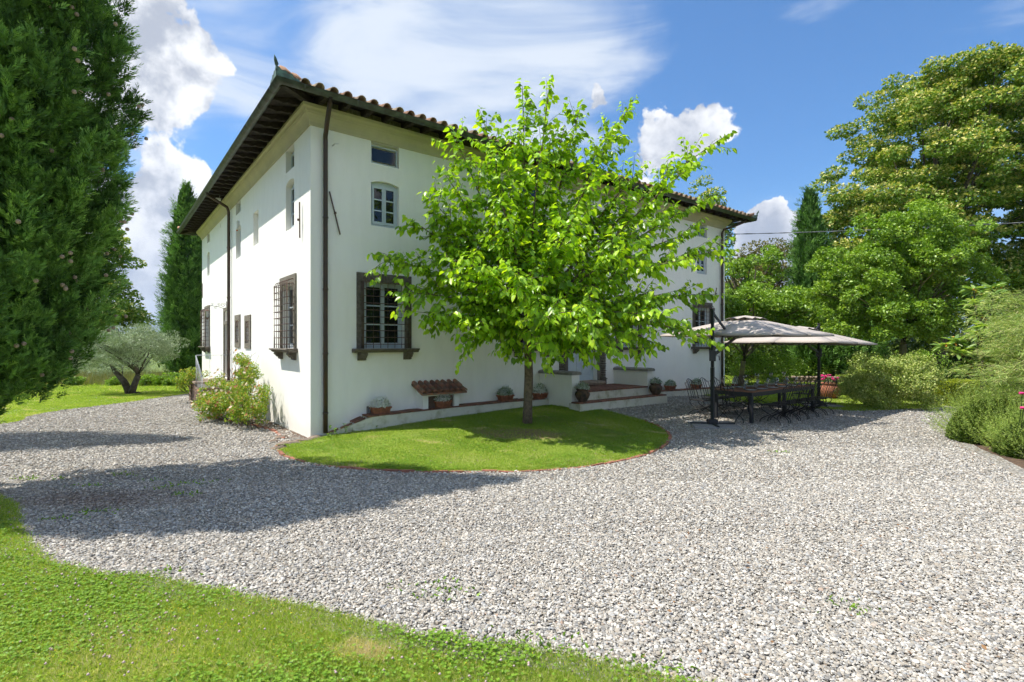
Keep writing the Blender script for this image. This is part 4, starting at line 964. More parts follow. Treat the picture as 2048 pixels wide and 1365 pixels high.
blooms('clover_flowers', fore_poly, 110, M_PETALW, .010, .040, 1.9, 7.5, 1.1)
blooms('yellow_flowers', fore_poly, 200, M_PETALY, .0042, .038, 1.9, 6.0, 3.0)
blooms('daisies', isl_poly, 14, M_PETALW, .008, .035, 5, 14, 2.0)
# weeds coming up through the gravel
def weeds():
    c = [spot(*p) for p in [(300, 962), (330, 975), (385, 968), (430, 963), (372, 990), (180, 972), (120, 960), (190, 1025), (110, 1040), (255, 950), (60, 958), (335, 1145), (880, 1190), (860, 1170), (260, 1160), (980, 1275), (1050, 1280), (1120, 1295), (640, 925), (600, 922), (1265, 1330), (1320, 1340), (1700, 1215), (1560, 905)]]
    P = []
    for q in c:
        k = random.randint(10, 45); P.append(np.array([q.x, q.y, 0]) + RNG.normal(0, 1, (k, 3)) * np.array([.13, .06, 0]))
    P = np.concatenate(P); P[:, 2] = gz(P[:, 0], P[:, 1]) + .006; n = len(P); d = norm(RNG.normal(0, .8, (n, 3)) * np.array([1, 1, .2]) + np.array([0, 0, .6]))
    o = leaf_obj('weeds', KITE2, P, d, rand_dirs(n), RNG.uniform(.02, .05, n), M_CLOVER, RNG.random(n), None, .5); tag(o, kind='stuff')
weeds()

# ------------------------------------------------------------------ edging bricks and corner stones
ed = thing('brick_edging', 'curved line of sunken red bricks edging the lawn island', 'edging')
eb = MB(); eb.box(-.115, .115, -.03, .03, -.04, .018); eb_me = eb.mesh('brick', M_BRICK)
arc = ISL[:int(len(ISL) * .86)]; seg = np.hypot(*np.diff(arc, axis=0).T); cum = np.concatenate([[0], np.cumsum(seg)]); s = .1
while s < cum[-1] - .1:
    x = float(np.interp(s, cum, arc[:, 0])); y = float(np.interp(s, cum, arc[:, 1])); x2 = float(np.interp(s + .1, cum, arc[:, 0])); y2 = float(np.interp(s + .1, cum, arc[:, 1]))
    a = math.atan2(y2 - y, x2 - x); off = random.gauss(0, .008)
    if not (1.5 > random.random() * 14): obj('brick', eb_me, ed, (x + (.035 + off) * math.sin(a), y - (.035 + off) * math.cos(a), float(gz(x, y)) + random.uniform(-.012, .012)), (random.gauss(0, .05), random.gauss(0, .04), a + random.gauss(0, .03)))
    else: obj('brick', eb_me, ed, (x + .03 * math.sin(a), y - .03 * math.cos(a), float(gz(x, y)) - .022), (0, 0, a))
    s += .245
def rock_mesh(r, seed):
    rr = np.random.default_rng(seed); bmv = []; F = []
    n, k = 9, 5
    for j in range(k + 1):
        ph = math.pi * j / k
        for i in range(n):
            a = 2 * math.pi * i / n; q = 1 + rr.normal(0, .10); bmv.append((math.sin(ph) * math.cos(a) * q, math.sin(ph) * math.sin(a) * q * .8, math.cos(ph) * .62 * q))
    for j in range(k):
        for i in range(n): F.append([j * n + i, (j + 1) * n + i, (j + 1) * n + (i + 1) % n, j * n + (i + 1) % n])
    return raw_mesh('rock', np.array(bmv) * r, F, M_ROCK, False)
for i, (u, v, r, sx, lb) in enumerate([(632, 877, .13, 1.5, 'flat grey brown stone nearest the villa corner, at the tip of the lawn'), (606, 884, .12, 1.9, 'long low stone second from the villa corner'), (578, 889, .14, 1.7, 'broad stone in the middle of the row by the corner'), (556, 898, .12, 1.3, 'rounded tan stone at the outer end of the corner row'),
                                        (548, 884, .09, 1.3, 'small tan stone behind the outer end of the corner row'), (563, 876, .10, 1.4, 'pale stone at the foot of the sunlit wall corner')]):
    p = spot(u, v); o = obj('rock', rock_mesh(r, i), None, p, (0, 0, .5 + random.uniform(-.3, .4)), (sx, 1, .8)); tag(o, lb, 'stone', 'stones at the villa corner')
be = thing('bed_edging', 'row of old bricks edging the rose bed along the sunlit wall', 'edging')
cur = smooth_curve([spot(566, 877), spot(545, 862), spot(500, 850), spot(455, 842), spot(418, 836)], 8); seg = np.hypot(*np.diff(cur, axis=0).T); cum = np.concatenate([[0], np.cumsum(seg)]); s = .05
while s < cum[-1]:
    x = float(np.interp(s, cum, cur[:, 0])); y = float(np.interp(s, cum, cur[:, 1])); x2 = float(np.interp(s + .1, cum, cur[:, 0])); y2 = float(np.interp(s + .1, cum, cur[:, 1]))
    obj('brick', eb_me, be, (x, y, random.uniform(-.01, .02)), (0, 0, math.atan2(y2 - y, x2 - x) + random.gauss(0, .05))); s += .25
_c = [tuple(p) for p in cur]; _c += [tuple(left(5, .1)[:2]), tuple(left(0.1, .02)[:2])]
tag(obj('rose_bed', raw_mesh('rose_bed', [(x, y, .004) for x, y in _c], [list(range(len(_c)))], M_SOIL)), kind='structure')

# ------------------------------------------------------------------ potted flowers
M_SILVER = leafmat('silver_leaf', [(.36, .42, .32), (.52, .57, .48), (.68, .71, .64)], .2, .7, .2, (1, 1, .9))
M_WHITEFL = leafmat('white_petal', [(.66, .68, .58), (.82, .82, .76), (.9, .89, .85)], .2, .7, .2, (1, 1, .95))
M_GREENL = leafmat('pot_leaf', [(.05, .12, .02), (.09, .18, .03), (.14, .25, .05)], .3, .5, .3)
M_PINK = mat('pink_petal', (.72, .05, .22), (.60, .03, .16), 30, .8)
def posy(parent, c, rx, ry, rz, n, silver=.75, name='foliage'):
    d = rand_dirs(n); d[:, 2] = np.abs(d[:, 2]); pos = np.array(c) + d * np.array([rx, ry, rz]) * (RNG.random(n) ** .30 * (1 + .22 * wob(d[:, 0] * 6, d[:, 1] * 6 + d[:, 2] * 5)))[:, None]
    yd = norm(d + RNG.normal(0, .5, (n, 3)) + np.array([0, 0, .3]))
    k = RNG.random(n) < silver
    leaf_obj('foliage', KITE, pos[~k], yd[~k], rand_dirs((~k).sum()), RNG.uniform(.02, .04, (~k).sum()), M_GREENL, RNG.random((~k).sum()), parent, .5)
    leaf_obj('flowers', KITE, pos[k], norm(np.cross(yd[k], rand_dirs(k.sum())) + .35 * yd[k]), norm(d[k] + RNG.normal(0, .35, (k.sum(), 3))), RNG.uniform(.026, .045, k.sum()), M_WHITEFL if silver > .66 else M_SILVER, RNG.random(k.sum()), parent, .55)
def trough(p, rz, label, white=.75, size=.18, tag_cat='planter', dark=False):
    t = thing('trough_planter', label, tag_cat, p, rz, 'potted white flowers along the villa'); m = MB(); a, b, h = .17, .075, .13
    m.add([(-a, -b, 0), (a, -b, 0), (a, b, 0), (-a, b, 0), (-a - .03, -b - .02, h), (a + .03, -b - .02, h), (a + .03, b + .02, h), (-a - .03, b + .02, h)], [(3, 2, 1, 0), (0, 1, 5, 4), (1, 2, 6, 5), (2, 3, 7, 6), (3, 0, 4, 7), (4, 5, 6, 7)])
    m.box(-a - .042, a + .042, -b - .032, -b - .012, h - .025, h + .012); m.box(-a - .042, a + .042, b + .012, b + .032, h - .025, h + .012); m.box(-a - .042, -a - .022, -b - .012, b + .012, h - .025, h + .012); m.box(a + .022, a + .042, -b - .012, b + .012, h - .025, h + .012)
    if dark:
        for k in range(9): x = -a + .02 + k * (2 * a - .04) / 8; m.bar((x, -b - .006, .01), (x, -b - .02, h - .03), .012, .01)
    m.build('trough', M_TERRA, t); posy(t, (0, 0, h + .01), .20, .15, size * 1.25, 2000, min(.97, white + .15)); return t
for s, o, lb, wh, sz, dk in [(1.38, .24, 'terracotta trough of dense white flowers at the corner end of the ledge', .85, .17, False), (2.86, .27, 'terracotta trough of silvery flowers before the meter cupboard', .55, .17, True),
                             (4.72, .24, 'terracotta trough of greyish flowers beside the mulberry trunk', .5, .17, True), (5.86, .27, 'terracotta trough of silver flowers against the terrace side wall', .6, .18, True),
                             (11.7, .22, 'small terracotta trough first along the ledge beyond the terrace', .4, .14, True), (13.25, .22, 'terracotta trough under the last barred window', .5, .16, True)]:
    pts = Lf if s < 7 else Rt; z = float(np.interp(s, [q[0] for q in pts], [q[2] for q in pts])) + .03; trough(house(s, o, z), TH + random.uniform(-.05, .05), lb, wh, sz, dark=dk)
trough(Vector((9.85, 22.8, 0)), .3, 'terracotta trough of silvery flowers on the lawn behind the table, nearer the villa', .6, .25); trough(Vector((11.35, 22.5, 0)), .3, 'terracotta trough on the lawn behind the middle of the table', .3, .2)
def urn(p, label, prof, m_, flow, r, h, group=None, cat='flower pot'):
    t = thing('terracotta_urn', label, cat, p, 0, group); m = MB(); m.lathe(prof, (0, 0, 0), 22); m.build('pot', m_, t)
    return t
pr = [(0, 0), (.11, 0), (.13, .02), (.19, .12), (.225, .22), (.21, .29), (.165, .325), (.155, .34), (.185, .36), (.185, .39), (.165, .40), (.15, .38), (0, .37)]
u1 = urn(house(6.22, 1.47, .445), 'mossy dark terracotta urn of silver white flowers at the near end of the terrace step', [(r * .85, z * .82) for r, z in pr], M_TERRAOLD, 'w', .2, .4, 'round urns flanking the terrace'); posy(u1, (0, 0, .31), .18, .18, .18, 900, .6)
u2 = urn(house(9.22, 1.47, .445), 'brown terracotta urn of green and white plants at the far end of the terrace step', [(r * .85, z * .82) for r, z in pr], M_TERRAOLD, 'w', .2, .4, 'round urns flanking the terrace'); posy(u2, (0, 0, .31), .16, .16, .17, 600, .3)
big = [(0, 0), (.20, 0), (.22, .03), (.30, .14), (.34, .27), (.32, .38), (.24, .45), (.215, .48), (.25, .50), (.25, .56), (.22, .57), (.2, .53), (0, .52)]
u3 = urn(Vector((11.0, 18.0, 0)), 'large terracotta jar of pink geraniums standing on the lawn behind the table', big, M_TERRA, 'p', .3, .6)
posy(u3, (0, 0, .55), .24, .24, .16, 500, .02); m = MB()
for k in range(9):
    a = random.uniform(0, 6.28); r = random.uniform(.05, .25); cx, cy, cz = r * math.cos(a), r * math.sin(a), random.uniform(.66, .82)
    for q in range(9): m.lathe([(0, -.022), (.022, -.008), (.02, .012), (0, .022)], (cx + random.gauss(0, .025), cy + random.gauss(0, .025), cz + random.gauss(0, .018)), 5)
m.build('geranium_blooms', M_PINK, u3)
t = thing('white_pot', 'small white pot half hidden at the foot of the rose bush', 'flower pot', spot(462, 842)); m = MB(); m.lathe([(0, 0), (.07, 0), (.10, .16), (.105, .18), (.085, .18), (.08, .1), (0, .1)], (0, 0, 0), 16); m.build('pot', M_WHITEPOT, t)

# ------------------------------------------------------------------ cantilever parasols
def parasol(c, base, half, ztop, zedge, zpole, label, tilt=(0, 0), rz=TH):
    t = thing('cantilever_parasol', label, 'parasol', (base.x, base.y, 0), 0, 'cantilever parasols over the dining table')
    cv_ = Vector((c[0] - base.x, c[1] - base.y, 0)); X = Vector((math.cos(rz), math.sin(rz), 0)); Y = Vector((-math.sin(rz), math.cos(rz), 0))
    def P(a, b, z): q = cv_ + X * a + Y * b; return Vector((q.x, q.y, z + tilt[0] * a + tilt[1] * b))
    corners = []
    for k in range(8):
        a = k * math.pi / 4 + math.pi / 4; f = half / max(abs(math.cos(a)), abs(math.sin(a))); corners.append((f * math.cos(a), f * math.sin(a)))
    top0 = .16; V = []; F = []; n = 8; rings = 7; sub = 4
    # fabric: each of the eight gores sags a little between ribs
    for g in range(8):
        a0 = corners[g]; a1 = corners[(g + 1) % 8]; b = len(V)
        for i in range(rings + 1):
            u = top0 + (1 - top0) * i / rings
            for j in range(sub + 1):
                w_ = j / sub; x = (a0[0] * (1 - w_) + a1[0] * w_) * u; y = (a0[1] * (1 - w_) + a1[1] * w_) * u
                z = ztop - .05 + (zedge - ztop + .05) * (u ** 1.12) - .010 * u * math.sin(math.pi * w_); V.append(P(x, y, z))
        for i in range(rings):
            for j in range(sub): q = b + i * (sub + 1) + j; F.append([q, q + 1, q + sub + 2, q + sub + 1])
        b = len(V)                              # short hem
        for j in range(sub + 1):
            w_ = j / sub; x = a0[0] * (1 - w_) + a1[0] * w_; y = a0[1] * (1 - w_) + a1[1] * w_; z = zedge - .010 * math.sin(math.pi * w_); V += [P(x, y, z), P(x * .999, y * .999, z - .035)]
        F += [[b + 2 * j, b + 2 * j + 1, b + 2 * j + 3, b + 2 * j + 2] for j in range(sub)]
    me = raw_mesh('canopy', V, F, M_CANOPY, True); can = obj('canopy', me, t); sol = can.modifiers.new('thickness', 'SOLIDIFY'); sol.thickness = .004
    m = MB()                                    # wind vent cap
    V = []; F = []
    for k in range(8): V.append(P(corners[k][0] * .25, corners[k][1] * .25, ztop - .105 + .01 * (k % 2)))
    for k in range(8): V.append(P((corners[k][0] + corners[(k + 1) % 8][0]) * .13, (corners[k][1] + corners[(k + 1) % 8][1]) * .115, ztop - .06))
    V.append(P(0, 0, ztop)); F = []
    for k in range(8): F += [[k, 8 + k, 16], [8 + k, (k + 1) % 8, 16], [k, 8 + (k - 1) % 8, 16]]
    F = []
    for k in range(8): F += [[k, 8 + k, 16], [(k + 1) % 8, 16, 8 + k]]
    vent = obj('vent', raw_mesh('vent', V, F, M_CANOPY, False), can); so_ = vent.modifiers.new('thickness', 'SOLIDIFY'); so_.thickness = .004
    hub = P(0, 0, ztop - .38)
    for k in range(8):
        m = MB(); e = P(corners[k][0] * .98, corners[k][1] * .98, zedge - .02); q = P(corners[k][0] * .1, corners[k][1] * .1, ztop - .11); m.bar(q, e, .018, .026); rb = m.build('rib', M_ANTH, t)
        m = MB(); m.bar(hub, q.lerp(e, .48) - Vector((0, 0, .01)), .014, .02); m.build('strut', M_ANTH, rb)
    m = MB(); m.tube([hub - Vector((0, 0, .05)), P(0, 0, ztop - .05)], .028, 10); m.lathe([(.03, -.05), (.06, -.03), (.06, .03), (.03, .05)], hub, 10); m.build('hub', M_ANTH, t)
    m = MB(); m.box(-.028, .028, -.038, .038, .0, 1.35); m.box(-.022, .022, -.032, .032, 1.352, zpole); m.box(-.028, .028, -.038, .038, zpole + .001, zpole + .03)
    po = m.build('pole', M_ANTH, t); po.rotation_euler = (0, 0, rz)
    m = MB(); d = (Vector((cv_.x, cv_.y, 0))).normalized(); m.bar(Vector((0, 0, zpole - .06)) + d * .03, d * .62 + Vector((0, 0, zpole - .42)), .035, .05)
    m.bar(Vector((0, 0, 1.62)) + d * .03, P(0, 0, ztop - .36), .04, .06); m.build('arm', M_ANTH, t)
    m = MB(); m.box(-.055, .055, -.07, .07, 1.5, 1.74); m.tube([(0, -.07, 1.62), (0, -.14, 1.62), (0, -.15, 1.52)], .012, 6); cb = m.build('crank_box', M_ANTH, t); cb.rotation_euler = (0, 0, rz + .6)
    m = MB(); m.box(-.10, .10, -.10, .10, .045, .15); m.bar((-.5, 0, .06), (.5, 0, .06), .05, .03); m.bar((0, -.5, .06), (0, -.105, .06), .05, .03); m.bar((0, .105, .06), (0, .5, .06), .05, .03)
    b_ = m.build('cross_base', M_ANTH, t); b_.rotation_euler = (0, 0, rz + math.pi / 4)
    for k in range(4):
        m = MB(); x0 = (-.5, .005)[k % 2]; y0 = (-.5, .005)[k // 2]; m.prism([(x0, y0), (x0 + .495, y0), (x0 + .495, y0 + .495), (x0, y0 + .495)], 'z', .0, .042); sl = m.build('base_slab', M_SLAB, t); sl.rotation_euler = (0, 0, rz + math.pi / 4)
    return t
parasol((5.93, 13.2), Vector((4.65, 12.05, 0)), 1.5, 2.62, 2.12, 2.67, 'beige square cantilever parasol nearer the mulberry, dappled with leaf shade')
parasol((8.41, 15.2), Vector((9.45, 16.0, 0)), 1.5, 2.42, 1.93, 2.50, 'lower beige cantilever parasol behind the first, over the far end of the table', tilt=(-.02, 0))

# ------------------------------------------------------------------ table and chairs
TB = Vector((5.73, 12.4, 0)); U = Vector((CT, ST, 0)); Nn = Vector((-ST, CT, 0))
def tab(a, b, z=0.0): q = TB + U * a + Nn * b; return Vector((q.x, q.y, z))
tbl = thing('dining_table', 'long anthracite garden table laid with plates under the parasols', 'table', TB, TH)
m = MB(); m.box(0, 3.5, 0, .04, .64, .73); m.box(0, 3.5, .96, 1.0, .64, .73); m.box(0, .04, .041, .959, .64, .73); m.box(3.46, 3.5, .041, .959, .64, .73); m.box(.3, 1.5, .15, .85, .60, .638); m.build('apron', M_ANTH, tbl)
for (x, y) in ((0, 0), (0, .91), (1.70, 0), (1.70, .91), (3.41, 0), (3.41, .91)):
    m = MB(); w = .07; m.box(x, x + w, y, y + w, 0, .638); m.build('leg', M_ANTH, tbl)
for k in range(20):
    m = MB(); x = .004 + k * .1748; m.box(x, x + .168, -.01, 1.01, .732, .752); m.build('table_slat', M_TABLETOP, tbl)
def make_chair():
    c = thing('iron_chair', '', 'chair'); W = .21
    m = MB()
    for k in range(6): x = -W + .035 + k * .07; m.box(x - .026, x + .026, -.2, .2, .445, .455)
    m.build('seat', M_IRON, c)
    m = MB(); m.tube([(-W, -.2, .44), (W, -.2, .44), (W, .2, .44), (-W, .2, .44), (-W, -.2, .44)], .009, 5); m.build('seat_frame', M_IRON, c)
    for sx in (-1, 1):                          # crossed curved legs on each side
        for s in (-1, 1):
            m = MB(); pts = []
            for k in range(11):
                u = k / 10; y = s * (.19 - .38 * u) if False else s * (.19 * math.cos(math.pi * u) + (.04 * math.sin(math.pi * u * 2))); z = .44 * (1 - u) ; pts.append((sx * (W - .01 + .012 * s), y * (1 + .25 * u * u), z))
            m.tube(pts, .0105, 5); m.build('leg', M_IRON, c)
    m = MB(); m.tube([(-W, 0, .22), (W, 0, .22)], .007, 5); m.build('stretcher', M_IRON, c)
    m = MB()                                    # back: two uprights, scalloped top rail
    def bk(x, z): return (x, -.2 - .16 * ((z - .44) / .5) ** 1.3, z)
    for sx in (-1, 1): m.tube([bk(sx * W, .44), bk(sx * W, .6), bk(sx * W * .98, .75), bk(sx * W * 1.02, .88)], .0095, 5)
    m.tube([bk(-W * 1.02, .88), bk(-W * .75, .865), bk(-W * .5, .93), bk(-.06, .955), bk(0, .975), bk(.06, .955), bk(W * .5, .93), bk(W * .75, .865), bk(W * 1.02, .88)], .009, 5)
    m.build('back_frame', M_IRON, c)
    for x in (-.085, 0, .085):
        m = MB(); m.bar(bk(x, .46), bk(x, .70), .022, .005, (0, 1, 0)); m.bar(bk(x, .70), bk(x, .945 if x == 0 else .925), .022, .005, (0, 1, 0)); m.build('back_slat', M_IRON, c)
    m = MB(); m.tube([bk(-W, .5), bk(W, .5)], .006, 5); m.build('back_rail', M_IRON, c)
    return c
ordn = ['first', 'second', 'third', 'fourth', 'fifth', 'sixth']; spots_ = []
for k in range(6): spots_.append((tab(.46 + k * .53, -.30), TH, ordn[k] + ' iron chair from the near parasol pole, along the open gravel side of the table'))
for k in range(6): spots_.append((tab(.05 + k * .60, 1.38), TH + math.pi, ordn[k] + ' iron chair from the villa end along the far side of the table'))
spots_ += [(tab(-.42, .30), TH - math.pi / 2, 'wrought iron chair at the villa end of the table, close to the parasol pole'), (tab(3.98, .5), TH + math.pi / 2, 'wrought iron chair alone at the far head of the table')]
ch0 = make_chair()
for i, (p, r, lb) in enumerate(spots_):
    c = ch0 if i == 0 else copy_tree(ch0); c.location = p; c.rotation_euler = (0, 0, r + random.gauss(0, .06)); c['label'] = lb; c['group'] = 'wrought iron chairs round the table'
# places laid on the table
pm = MB(); pm.lathe([(0, .004), (.08, .004), (.13, .018), (.135, .022), (.13, .024), (.08, .011), (0, .010)], (0, 0, 0), 20); p_me = pm.mesh('plate', M_PLATE)
n_ = 0
for k in range(6):
    for side, b in ((0, .2), (1, .8)):
        lb = f"white plate laid at the {ordn[k]} place from the villa end, {'open gravel' if side == 0 else 'far'} side"
        o = obj('plate', p_me, None, tab(.35 + k * .56, b, .7525)); tag(o, lb, 'plate', 'white plates on the table')
        m = MB(); m.box(-.05, .05, -.03, .03, 0, .012); o = m.build('napkin', M_NAP, None, tab(.35 + k * .56 + .19, b, .7525), (0, 0, TH + .2)); tag(o, f"folded linen napkin beside the {ordn[k]} plate from the villa end, {'open gravel' if side == 0 else 'far'} side", 'napkin', 'napkins on the table')
gm = MB(); gm.lathe([(.034, 0), (.034, .003), (.005, .008), (.004, .085), (.02, .10), (.038, .135), (.036, .18), (.031, .205), (.029, .205), (.034, .18), (.036, .135), (.018, .104), (0, .098)], (0, 0, 0), 14); g_me = gm.mesh('wine_glass', M_CLEAR)
tall = MB(); tall.lathe([(.04, 0), (.04, .003), (.006, .01), (.005, .24), (.02, .26), (.045, .30), (.048, .37), (.046, .37), (.042, .30), (.018, .265), (0, .26)], (0, 0, 0), 14); tall_me = tall.mesh('candle_glass', M_CLEAR)
tum = MB(); tum.lathe([(0, 0), (.03, 0), (.036, .10), (.033, .10), (.028, .012), (0, .012)], (0, 0, 0), 12); tum_me = tum.mesh('tumbler', M_CLEAR)
for k in range(6):
    for side, b in ((0, .36), (1, .64)):
        w_ = 'open gravel' if side == 0 else 'far'
        o = obj('wine_glass', g_me, None, tab(.42 + k * .56, b + random.uniform(-.02, .02), .7525)); tag(o, f"stemmed wine glass at the {ordn[k]} place from the villa end, {w_} side", 'wine glass', 'wine glasses on the table')
        o = obj('tumbler', tum_me, None, tab(.31 + k * .56, b + random.uniform(-.02, .02), .7525)); tag(o, f"plain water tumbler at the {ordn[k]} place from the villa end, {w_} side", 'tumbler', 'tumblers on the table')
for k, a in enumerate((.62, 1.25, 2.0, 2.75)):
    o = obj('candle_glass', tall_me, None, tab(a, .5, .7525)); tag(o, f"{ordn[k]} tall stemmed glass from the villa end along the middle of the table", 'candle glass', 'tall glasses down the middle of the table')

# ------------------------------------------------------------------ overhead cable
cb_ = thing('overhead_cable', 'grey twisted cable from the far villa corner across the garden trees', 'cable')
a = house(15.52, -.1, 6.12); b = Vector((26.0, 18.4, 6.75)); m = MB(); pts = [a.lerp(b, i / 40) - Vector((0, 0, .30 * 4 * (i / 40) * (1 - i / 40) * .5)) for i in range(41)]
for ph in (0, math.pi): m.tube([p + Vector((0, .012 * math.cos(i * 2.2 + ph), .012 * math.sin(i * 2.2 + ph))) for i, p in enumerate(pts)], .012, 5)
m.build('wire', M_CABLE, cb_); m = MB(); m.box(-.02, .05, -.03, .03, -.06, .1); m.tube([(.05, 0, 0), (.1, 0, .03)], .012, 5); m.build('cable_hook', M_IRON, cb_, a)
# low dry stone wall at the back of the lawn
lw = thing('garden_wall', 'low dark dry stone wall at the back of the garden lawn', 'wall', (13.0, 25.2, 0), -.1)
s_me = [rock_mesh(.13, 40 + i) for i in range(5)]
for r in range(3):
    for k in range(17): obj('stone', s_me[(r * 3 + k) % 5], lw, (k * .21 + (r % 2) * .1, 0, .06 + r * .11), (0, 0, random.uniform(0, 3)), (1, 1, .8))
# ------------------------------------------------------------------ the mulberry in the lawn island
M_MUL = leafmat('mulberry_leaf', [(0.110, 0.223, 0.013), (0.227, 0.411, 0.022), (0.363, 0.579, 0.032), (0.556, 0.743, 0.052)], .42, .36, .5, (1.5, 1.45, .35))
M_LIME = leafmat('lime_leaf', [(0.083, 0.173, 0.020), (0.134, 0.237, 0.028), (0.192, 0.299, 0.035), (0.267, 0.363, 0.056), (0.568, 0.535, 0.152), (0.770, 0.693, 0.264)], .2, .5, .25, (1.2, 1.3, .4))
M_LEAF2 = leafmat('garden_leaf', [(0.104, 0.200, 0.021), (0.178, 0.301, 0.029), (0.270, 0.417, 0.043), (0.414, 0.518, 0.073)], .25, .40, .45, (1.3, 1.4, .4))
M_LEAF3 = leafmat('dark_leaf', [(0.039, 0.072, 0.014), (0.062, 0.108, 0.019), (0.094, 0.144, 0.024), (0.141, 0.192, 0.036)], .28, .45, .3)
M_CYP = leafmat('cypress_leaf', [(0.040, 0.091, 0.019), (0.091, 0.185, 0.038), (0.176, 0.339, 0.066), (0.348, 0.558, 0.124)], .12, .65, .2, (1.1, 1.3, .4))
M_CYPB = leafmat('cypress_brown', [(.05, .04, .02), (.08, .065, .03)], .1, .8, .1)
M_OLIVE = leafmat('olive_leaf', [(0.144, 0.209, 0.097), (0.245, 0.317, 0.166), (0.374, 0.446, 0.276), (0.490, 0.547, 0.386)], .15, .5, .35, (1, 1.1, .7))
M_VAR = leafmat('variegated_leaf', [(0.156, 0.232, 0.039), (0.266, 0.348, 0.066), (0.438, 0.479, 0.133), (0.658, 0.638, 0.267)], .25, .45, .35)
M_BOX = leafmat('box_leaf', [(0.174, 0.234, 0.021), (0.299, 0.351, 0.025), (0.474, 0.488, 0.043)], .25, .5, .3)
M_ROSEL = leafmat('rose_leaf', [(0.093, 0.196, 0.022), (0.166, 0.295, 0.030), (0.297, 0.393, 0.045), (0.482, 0.426, 0.075), (0.556, 0.278, 0.105)], .35, .45, .35)
M_ROSM = leafmat('rosemary_leaf', [(0.164, 0.253, 0.057), (0.256, 0.354, 0.071), (0.373, 0.470, 0.101), (0.512, 0.571, 0.144)], .25, .5, .25)
M_TAM = leafmat('tamarisk_leaf', [(0.221, 0.319, 0.098), (0.323, 0.421, 0.125), (0.459, 0.522, 0.180), (0.612, 0.552, 0.264)], .35, .7, .15)
M_LOQ = leafmat('loquat_leaf', [(0.112, 0.206, 0.062), (0.223, 0.336, 0.090), (0.373, 0.484, 0.125), (0.559, 0.615, 0.178)], .3, .4, .4)
M_LOQF = mat('loquat_fruit', (.62, .27, .05), (.5, .2, .05), 30, .5)
M_CONE = mat('cone_scale', (.50, .38, .28), (.30, .22, .16), 40, .9, .6, 100)
M_ROSEW = leafmat('cream_petal', [(.75, .62, .40), (.80, .74, .60), (.5, .25, .09)], .25, .7, .2, (1, 1, .9))
M_ROSEWi = leafmat('wilted_petal', [(.42, .2, .08), (.55, .3, .12)], .25, .7, .2, (1, 1, .9))

